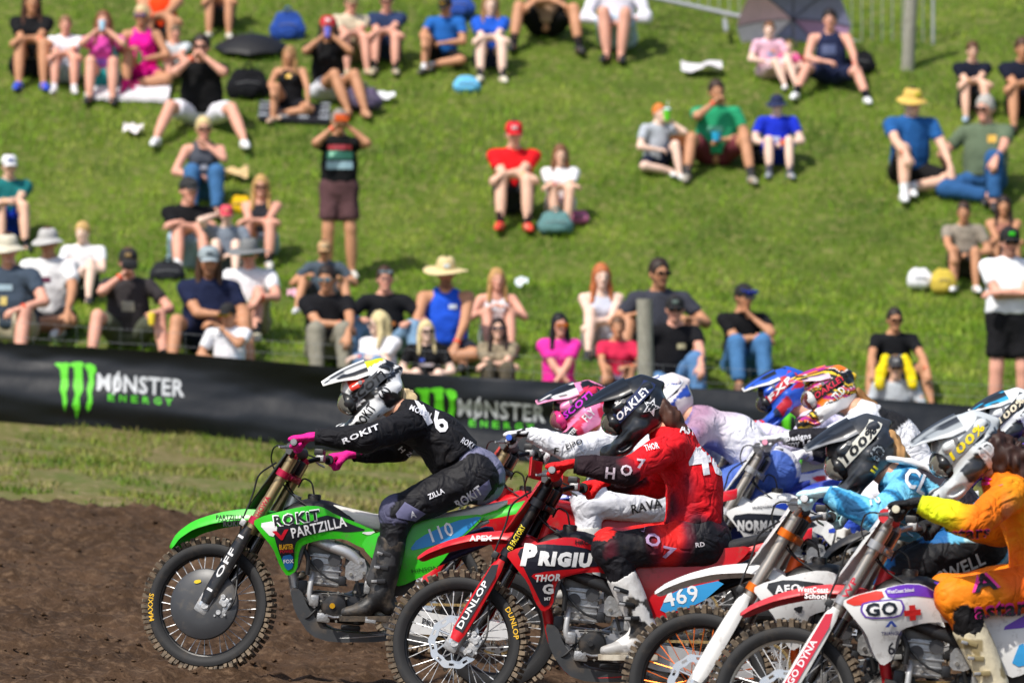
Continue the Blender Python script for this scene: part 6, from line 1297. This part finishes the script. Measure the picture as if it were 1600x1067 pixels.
person(410, 277, 392, 'woman with long blonde hair in dark top with arms on her knees', '2a2a30', '9fb0c4', 'cross', 'up', -4, head=(4, 4), hair=('long', 'b9935a'), glasses='3a1c18', skin='r', sleeve='tank', female=True, socks='s1a1a1c', shoes='d8d6d0', band=['R' + O])
person(803, 192, 322, 'man in red polo and red cap with folded arms on his knees', 'dc1a22', '2a2c34', 'cross', 'up', 0, head=(2, 12), hair=('short', '3a2a20'), hat=('cap', 'd81a26', 'e8d8dc'), skin='f', shoes='e0402c', socks='s2a1a1c', band=['Re0a03a'], fat=1.05)
person(875, 228, 332, 'girl in white tee with long brown hair next to the red polo man', 'e8e6ea', 'e0d0dc', 'cross', 'tight', 2, head=(2, 8), hair=('long', '7a5238'), skin='f', female=True, shoes='c9a8b8', band=['Le8405a'])
gb = person(1025, 165, 258, 'ginger boy in light grey tee drinking from a green cup', 'b4bac4', '1c2238', ('lap', 'mouth'), 'oneL', 20, head=(20, 6), hair=('short', 'd87a32'), skin='p', shoes='d8d8da'); cup(gb['hand'][1] + Vector((.02, -.06, .02)), '6ad02a', 'green drink cup with straw held by the ginger boy', .042, .12, lid='cfe8ea')
gm = person(1118, 128, 250, 'man in green tee with hand at his mouth, holding a bowl', '2a9a6c', '6a3038', ('mouth', 'lap'), 'wide', 2, head=(10, 6), hair=('short', '3a2a22'), skin='t', shoes='9a9488', socks='s3a3a3c', band=['R' + O], fat=1.15, pr=[(-.02, .27, .16, .06, '6ac0a0')]); cup(gm['hand'][1] + Vector((0, -.07, .04)), '2aa8d8', 'blue paper bowl held by the man in the green tee', .055, .09)
bb = person(1213, 150, 250, 'boy in royal blue tee and navy bucket hat', '1d34c8', '1d34b8', ('lap', 'lap'), 'up', 2, head=(0, 10), hair=('short', '3a2a20'), hat=('bucket', '17224a'), skin='p', shoes='8a9098', socks='s4a4a58', pr=[(-.02, .22, .10, .06, 'd8e0e8')]); cup(bb['hand'][-1] + Vector((.05, -.06, .02)), 'e8602c', 'orange snack bowl held by the boy in blue', .05, .06)
person(1420, 140, 276, 'man in straw cowboy hat and blue tee with one knee up', '245a98', '1b1a1c', 'drop', 'oneR', 10, head=(14, 10), hair=('short', '3a2a20'), hat=('bucket', 'd8b45a', 'd8d83a'), skin='f', shoes='e2e2e4', socks='se8e8ea', band=['R' + O])
person(1540, 142, 288, 'grey haired man in sage tee, sunglasses and jeans leaning back', '5f6e58', '2f5a8c', ('ground', 'drop'), 'oneL', -14, lean=.0, head=(-14, 6), hair=('short', 'b0aca6'), glasses='2a1418', skin='r', low='pants', shoes='2a2a2e', fat=1.15, pr=[(.08, .38, .08, .07, 'e0b04a')])
person(1518, 68, 165, 'man in navy tee sitting above the grey haired man', '161a2a', '3a3a40', 'cross', 'up', 2, head=(-4, 16), hair=('short', '5a3c28'), skin='f', shoes='9ab0c4', band=['Le0a03a'])
person(1596, 62, 176, 'person in navy tee at the right end of the upper rows', '171b2c', '1c1c20', 'cross', 'up', 0, head=(0, 10), hair=('short', '4a3020'), skin='t')
person(1505, 318, 424, 'brown haired teen in mottled taupe tee with white sneakers', mat('taupe_camo', srgb('8f8578'), .9, var=.3, vscale=20, bump=.6, bscale=18), '3a3634', ('drop', 'lap'), 'up', -2, head=(-6, 8), hair=('short', '3e2a20'), skin='t', shoes='e6e6e8')
person(1567, 308, 410, 'girl with long dark hair and bare shoulders beside the teen', '9a6a5a', '6a86a8', 'cross', 'up', 0, head=(-4, 6), hair=('long', '2e1e1a'), skin='t', sleeve='tank', female=True)
# top of the hill
person(50, -12, 108, 'woman with long brown hair in black tee behind a black backpack', '17171a', '1c1c20', 'cross', 'up', 4, head=(4, 6), hair=('long', '4a2e20'), skin='t', female=True, shoes='2a4ac8', band=['R' + O])
person(103, 28, 122, 'boy in white tee and white knee socks with folded arms', 'e8e8ee', 'c9d4e4', 'cross', 'up', 2, head=(4, 10), hair=('short', '8a6448'), skin='r', socks='heceaf0', shoes='d8d8d8')
gi = person(163, 20, 132, 'girl in pink and teal tie dye tee drinking from a cup', mat('tiedye', srgb('d848a8'), .9, var=.5, vscale=9), '2a8a8c', ('mouth', 'mouth'), 'up', 0, head=(0, 2), hair=('long', '7a4a30'), skin='r', female=True, shoes='1a1a1c', pr=[(.13, .3, .06, .16, '2a9c98'), (-.02, .2, .12, .08, '8a5ac0')]); cup(gi['mouth'] + Vector((0, -.04, .01)), 'a8d0e8', 'pale blue cup at the mouth of the tie dye girl')
pw = person(222, 12, 122, 'blonde woman in hot pink tank dress holding a green can', 'ec1a9c', 'e01890', ('knees', 'lap'), 'oneR', 0, head=(-6, 2), hair=('short', 'cbb488'), glasses='4a4a8a', skin='t', sleeve='tank', female=True, shoes='c01870', socks='sd0207a'); cup(pw['hand'][1] + Vector((0, -.05, .02)), '7ac84a', 'green can held by the woman in hot pink', .033, .12, 'can')
person(250, -46, 72, 'person in orange tank top behind the woman in pink', 'f0481a', '3a3a40', 'cross', 'up', 4, head=(0, 8), skin='t', sleeve='tank', band=['L' + O])
person(274, 42, 118, 'small boy in pale tee beside the woman in pink', 'c9d0d4', '8a8a84', 'cross', 'up', 6, head=(0, 14), hair=('short', '6a5844'), skin='r')
mb_ = person(315, 58, 188, 'man in black tee and white shorts with both hands at his mouth', '131315', 'e0dfe8', 'mouth', 'spread', 2, head=(-8, 2), hair=('short', '2a1e1a'), glasses='17171a', skin='r', shoes='e4e4e6', band=['Rf05a2a'], fat=1.12)
person(345, -62, 34, 'person with bare knees above the black umbrella', '8a5a4a', '3a3a3e', 'cross', 'up', 0, skin='t', shoes='d8d6c8')
person(455, 75, 170, 'small girl in black top sitting on the checked blanket', '1a1a1e', '1c1c22', 'drop', 'oneR', -8, head=(-8, 8), hair=('long', 'a07a50'), skin='t', sleeve='tank', female=True, shoes='c9a890', pr=[(0, .38, .07, .05, 'e0b02a')])
wd = person(512, 28, 148, 'dark haired woman in black tee and white shorts raising a cup', '18181a', 'e2e2ea', ('mouth', 'mouth'), 'side', 4, head=(-4, 0), hair=('long', '1c1416'), hat=('cap', 'c02a34', 'e8e8e8'), skin='t', female=True, shoes='b98a6a'); cup(wd['mouth'] + Vector((0, -.05, 0)), '6a6ad0', 'violet cup at the mouth of the dark haired woman')
person(545, -6, 92, 'man in beige tee and khaki cap', 'cfc2a8', '8a7a60', 'cross', 'up', 14, head=(6, 8), hair=('short', '5a4030'), hat=('cap', '8a7a58'), skin='r', shoes='b9a88a')
person(605, -10, 90, 'man in slate blue tee with dark socks and folded arms', '2c3a5c', '2a3450', 'cross', 'up', -2, head=(0, 8), hair=('short', '4a3424'), glasses='3a2a24', skin='r', shoes='a89f88', socks='s17171a', band=['R' + O])
person(692, -2, 94, 'man in blue tee and black cap leaning over one raised knee', '2564b4', '16161a', ('drop', 'lap'), 'oneR', -10, sx=.12, head=(-10, 26), hair=('short', '3a2a20'), hat=('cap', '1f1c18', 'c9a02a'), skin='t', shoes='4a4a44', socks='he8e8ee')
person(766, -6, 100, 'woman with long light brown hair in royal blue tee', '2258c4', '2a2e50', 'cross', 'up', 2, head=(2, 6), hair=('long', '9a7450'), skin='p', female=True, shoes='d8d2bc', socks='s2a2a30')
person(853, -78, 46, 'man with broad tanned legs and black shorts', 'b09078', '131315', 'cross', 'wide', 0, skin='t', shoes='2a2a2c', socks='s17171a', fat=1.1)
person(965, -62, 66, 'person in white shirt and pale jean shorts with black shoes', 'e2e0ea', 'a8bccc', 'lap', 'tight', -6, skin='r', sleeve='long', shoes='17171a', band=['R' + O])
person(1200, 38, 118, 'boy in pink tie dye tee in front of the dark umbrella', mat('pink_tie', srgb('e8b8cc'), .9, var=.25, vscale=12), 'e0bcc8', 'lap', 'side', 6, head=(-14, 6), hair=('short', '7a5438'), skin='p', shoes='e4e4e6', pr=[(.02, .28, .12, .05, '6a9ac8'), (.05, .32, .06, .05, 'e08a3a')])
person(1232, 74, 122, 'toddler in pink sitting beside the boy in tie dye', 'e0689c', 'd85a8c', 'lap', 'up', 0, hair=('short', '8a6040'), skin='p', female=True)
person(1300, 18, 124, 'man in navy printed tank top with both legs out and white shoes', '232a48', '1f2642', ('lap', 'drop'), 'spread', -4, lean=.05, sx=-.05, head=(-6, 6), hair=('short', '241a18'), skin='r', sleeve='tank', shoes='eef0f2', socks='s1a1a20', band=['L' + O], pr=[(-.02, .3, .16, .12, '4a5478')])
# ------------------------------------------------------------------ bags, umbrellas and litter on the grass
def on_ground(px, py, dz=0.): d = ray_ground(px, py); x = (px - 800) / F * d; return Vector((x, d, float(ground(x, d)) + dz)), d / F
def bag(px, py, wpx, hpx, col, label, cat='bag', depth=.2, strap=True, col2=None):
    o, sc = on_ground(px, py); w_, h_ = wpx * sc, hpx * sc; s = Sdf(.05)
    s.cone((-w_ * .28, 0, h_ * .35), (w_ * .28, 0, h_ * .35), h_ * .36, h_ * .34, sq=((0, 1, 0), min(1.2, depth / h_))).cone((-w_ * .2, .01, h_ * .7), (w_ * .2, .01, h_ * .7), h_ * .28, h_ * .26, sq=((0, 1, 0), min(1.2, depth / h_ * .8))).ell((w_ * .05, -depth * .35, h_ * .3), (w_ * .3, depth * .25, h_ * .24))
    v, q, t = s.mesh(.02); v[:, 2] = np.maximum(v[:, 2], -.01); v = wrinkle(v, q, .012, 12, px); e = empty('backpack' if strap else 'bag', o); meta(e, label, cat); link('body', fast_mesh('bag', v, q), e, spec_cloth(col))
    if strap: MB().tube(chaikin([(-w_ * .12, -.02, h_ * .93), (-w_ * .06, -.03, h_ * 1.1), (w_ * .06, -.03, h_ * 1.1), (w_ * .12, -.02, h_ * .93)], 2, False), .012, 6).build('handle', spec_cloth(col2 or col), e)
    MB().tube([(-w_ * .3, -depth * .52, h_ * .5), (0, -depth * .62, h_ * .55), (w_ * .3, -depth * .52, h_ * .5)], .006, 6).build('zip', ink('6a6a6c'), e)
bag(50, 122, 66, 54, '131418', 'black backpack in front of the woman in black', 'backpack'); bag(388, 158, 62, 52, '15161a', 'black bag with pale towel beside the man in black', 'bag'); bag(567, 176, 64, 40, '5a5068', 'purple grey cool bag beside the dark haired woman', 'cool bag', .3)
bag(730, 148, 44, 28, '6ab8e2', 'light blue and white plastic bag between two people in blue', 'bag', .15, False); bag(868, 368, 56, 38, '5f8686', 'teal cool bag in front of the girl in white', 'cool bag', .25); bag(905, 350, 30, 22, 'b8688c', 'small pink bag next to the teal cool bag', 'bag', .12, False)
bag(262, 442, 60, 34, '26272c', 'dark grey rucksack on its side behind the navy tee man', 'backpack', .2); bag(1438, 452, 34, 34, 'e4e4e8', 'white plastic bag beside the teen in taupe', 'bag', .15, False); bag(1474, 460, 26, 40, 'c9b04a', 'yellow topped shopping bag beside the teen in taupe', 'bag', .15, False); bag(450, 66, 44, 48, '2a4a98', 'blue folded camp chair bag above the small girl', 'bag', .15); bag(716, 30, 44, 44, '2f4fa0', 'blue rucksack behind the man in blue tee', 'backpack', .2)
bag(1255, 118, 40, 30, '8a1c28', 'dark red bag beside the toddler in pink', 'bag', .15, False); bag(1062, 255, 34, 44, '6a3c20', 'brown bag behind the ginger boy', 'bag', .15, False); bag(1345, 118, 40, 40, '17181c', 'black rucksack behind the man in navy tank', 'backpack', .18); bag(1190, 262, 26, 40, '16171b', 'small black bag between green tee man and boy', 'bag', .15, False); bag(375, 335, 34, 30, 'e8b81c', 'yellow and orange snack bag behind the blonde woman', 'snack bag', .1, False)
def litter(px, py, wpx, hpx, col, label, col2=None):
    o, sc = on_ground(px, py, .02); w_, h_ = wpx * sc, hpx * sc; n = 9; g = np.array([[V((i / (n - 1) - .5) * w_, (j / (n - 1) - .5) * h_ * 1.4, .02 + h_ * .6 * (vnoise(i * .55, j * .55, 0, px) - .3) + (j / (n - 1)) * h_ * .5) for j in range(n)] for i in range(n)])
    m = MB().slab(g, np.zeros_like(g) + V(0, 0, -.006)).build('litter', ink(col), None, smooth=60); m.location = o; meta(m, label, 'litter')
litter(208, 214, 30, 20, 'e8e0e0', 'white and red paper cup lying alone on the grass'); litter(815, 452, 20, 20, 'dde6ec', 'crumpled clear plastic cup lying above the front row'); litter(1096, 118, 64, 26, 'd8d4d8', 'white paper bag lying on the upper grass'); litter(365, 282, 46, 24, 'd8b884', 'cardboard food tray on the grass by the woman in grey'); litter(728, 632, 20, 12, 'e8e6e8', 'white cup in the grass behind the banner'); litter(600, 160, 34, 14, 'e6e6ea', 'white cloth beside the purple cool bag'); litter(320, 128, 30, 12, 'c9d4d0', 'pale plastic wrapper by the man in black and white'); litter(460, 468, 22, 16, 'e0a8b8', 'pink napkin beside the man in the grey sun hat')
def blanket(px, py, wpx, dpt, cols, label):
    o, sc = on_ground(px, py); w_ = wpx * sc; n = 15; e = empty('blanket', o); meta(e, label, 'blanket'); g = np.zeros((n, n, 3))
    for i in range(n):
        for j in range(n): x, y = (i / (n - 1) - .5) * w_, (j / (n - 1) - .5) * dpt; g[i, j] = (x, y, float(ground(o.x + x, o.y + y)) - o.z + .075 + .02 * vnoise(i * .7, j * .7, 0, px))
    MB().slab(g, np.zeros_like(g) + V(0, 0, -.05)).build('cloth', spec_cloth(cols[0]), e, smooth=60)
    if len(cols) > 1:
        for a in range(0, n - 2, 4):
            for b in range(0, n - 2, 4): MB().grid(g[a:a + 3, b:b + 3] + V(0, 0, .004)).build('check', ink(cols[1]), e)
blanket(200, 152, 130, .5, ['dcd8dc'], 'white picnic blanket under the pink and tie dye spectators'); blanket(460, 186, 110, .5, ['26262c', '8f959c'], 'dark grey checked blanket under the small girl')
def umbrella(px, py, r, col, ribcol, tilt, label, panels=None, z=.0, rz=0.):
    o, sc = on_ground(px, py, z); e = empty('umbrella', o, (tilt[0], tilt[1], rz)); meta(e, label, 'umbrella'); n = 8; h = r * .36
    pt = lambda a, t: V(r * t * math.cos(a), r * t * math.sin(a), h * (1 - t ** 2.1))
    for k in range(n):
        a0, a1 = 2 * math.pi * k / n, 2 * math.pi * (k + 1) / n; g = np.array([[pt(lerp(a0, a1, u), t * (1 - .05 * math.sin(u * math.pi) * t)) for t in np.linspace(0.02, 1, 8)] for u in np.linspace(0, 1, 6)]); c = (panels or {}).get(k, col)
        MB().slab(g, np.zeros_like(g) + V(0, 0, -.004)).build('canopy_panel', mat('nylon_' + c, srgb(c), .6, var=.1), e, smooth=70); MB().tube([pt(a0, t) + V(0, 0, -.01) for t in np.linspace(0, 1, 6)], .005, 5).build('rib', ink(ribcol), e)
    MB().tube([(0, 0, h + .05), (0, 0, -.55)], .009, 8).build('shaft', steel, e); MB().tube([(0, 0, -.55), (0, 0, -.68)], .018, 8).build('handle', blk, e)
umbrella(1240, 80, .66, '8d8eb4', '1c1c22', (math.radians(-66), 0), 'dark umbrella with pale pink edge panels sheltering two children', {3: 'f2e4f4', 4: 'f4c8da', 0: 'b08ab4'}, .27)
umbrella(392, 84, .43, '131316', '1c1c22', (math.radians(14), 0), 'open black umbrella lying low beside the man in black', None, .06)
# ================================================================== lettering whose words stand apart: one object per word
def split_words(o):
    me = o.data; n = len(me.vertices); par = list(range(n))
    def find(a):
        while par[a] != a: par[a] = par[par[a]]; a = par[a]
        return a
    for f in me.polygons:
        vs_ = list(f.vertices)
        for a in vs_[1:]: par[find(a)] = find(vs_[0])
    isl = {}
    for i in range(n): isl.setdefault(find(i), []).append(i)
    co = [np.array(v.co) for v in me.vertices]; bbx = [(ids, np.min([co[i] for i in ids], 0), np.max([co[i] for i in ids], 0)) for ids in isl.values()]
    if len(bbx) < 2: return
    size = np.median([np.linalg.norm(b[2] - b[1]) for b in bbx]); groups = []
    for b in bbx:
        hit = [g for g in groups if any(np.linalg.norm(np.maximum(0, np.maximum(b[1] - c[2], c[1] - b[2]))) < .30 * size for c in g)]
        new = [b] + [c for g in hit for c in g]; groups = [g for g in groups if not any(g is h for h in hit)] + [new]
    if len(groups) < 2: return
    m = me.materials[0]; gid = {}
    for k, g in enumerate(groups):
        for ids, _, _ in g:
            for i in ids: gid[i] = k
    for k in range(len(groups)):
        fs = [list(f.vertices) for f in me.polygons if gid[f.vertices[0]] == k]
        if not fs: continue
        used = sorted({i for f in fs for i in f}); mp = {a: b for b, a in enumerate(used)}; nm = bpy.data.meshes.new(o.name.split('.')[0]); nm.from_pydata([tuple(co[i]) for i in used], [], [[mp[i] for i in f] for f in fs]); nm.materials.append(m)
        c = o.copy(); c.data = nm; COL.objects.link(c)
    bpy.data.objects.remove(o)
for o in [o for o in bpy.data.objects if o.type == 'MESH' and o.name.split('.')[0] in ('lettering', 'graphic', 'print')]: split_words(o)
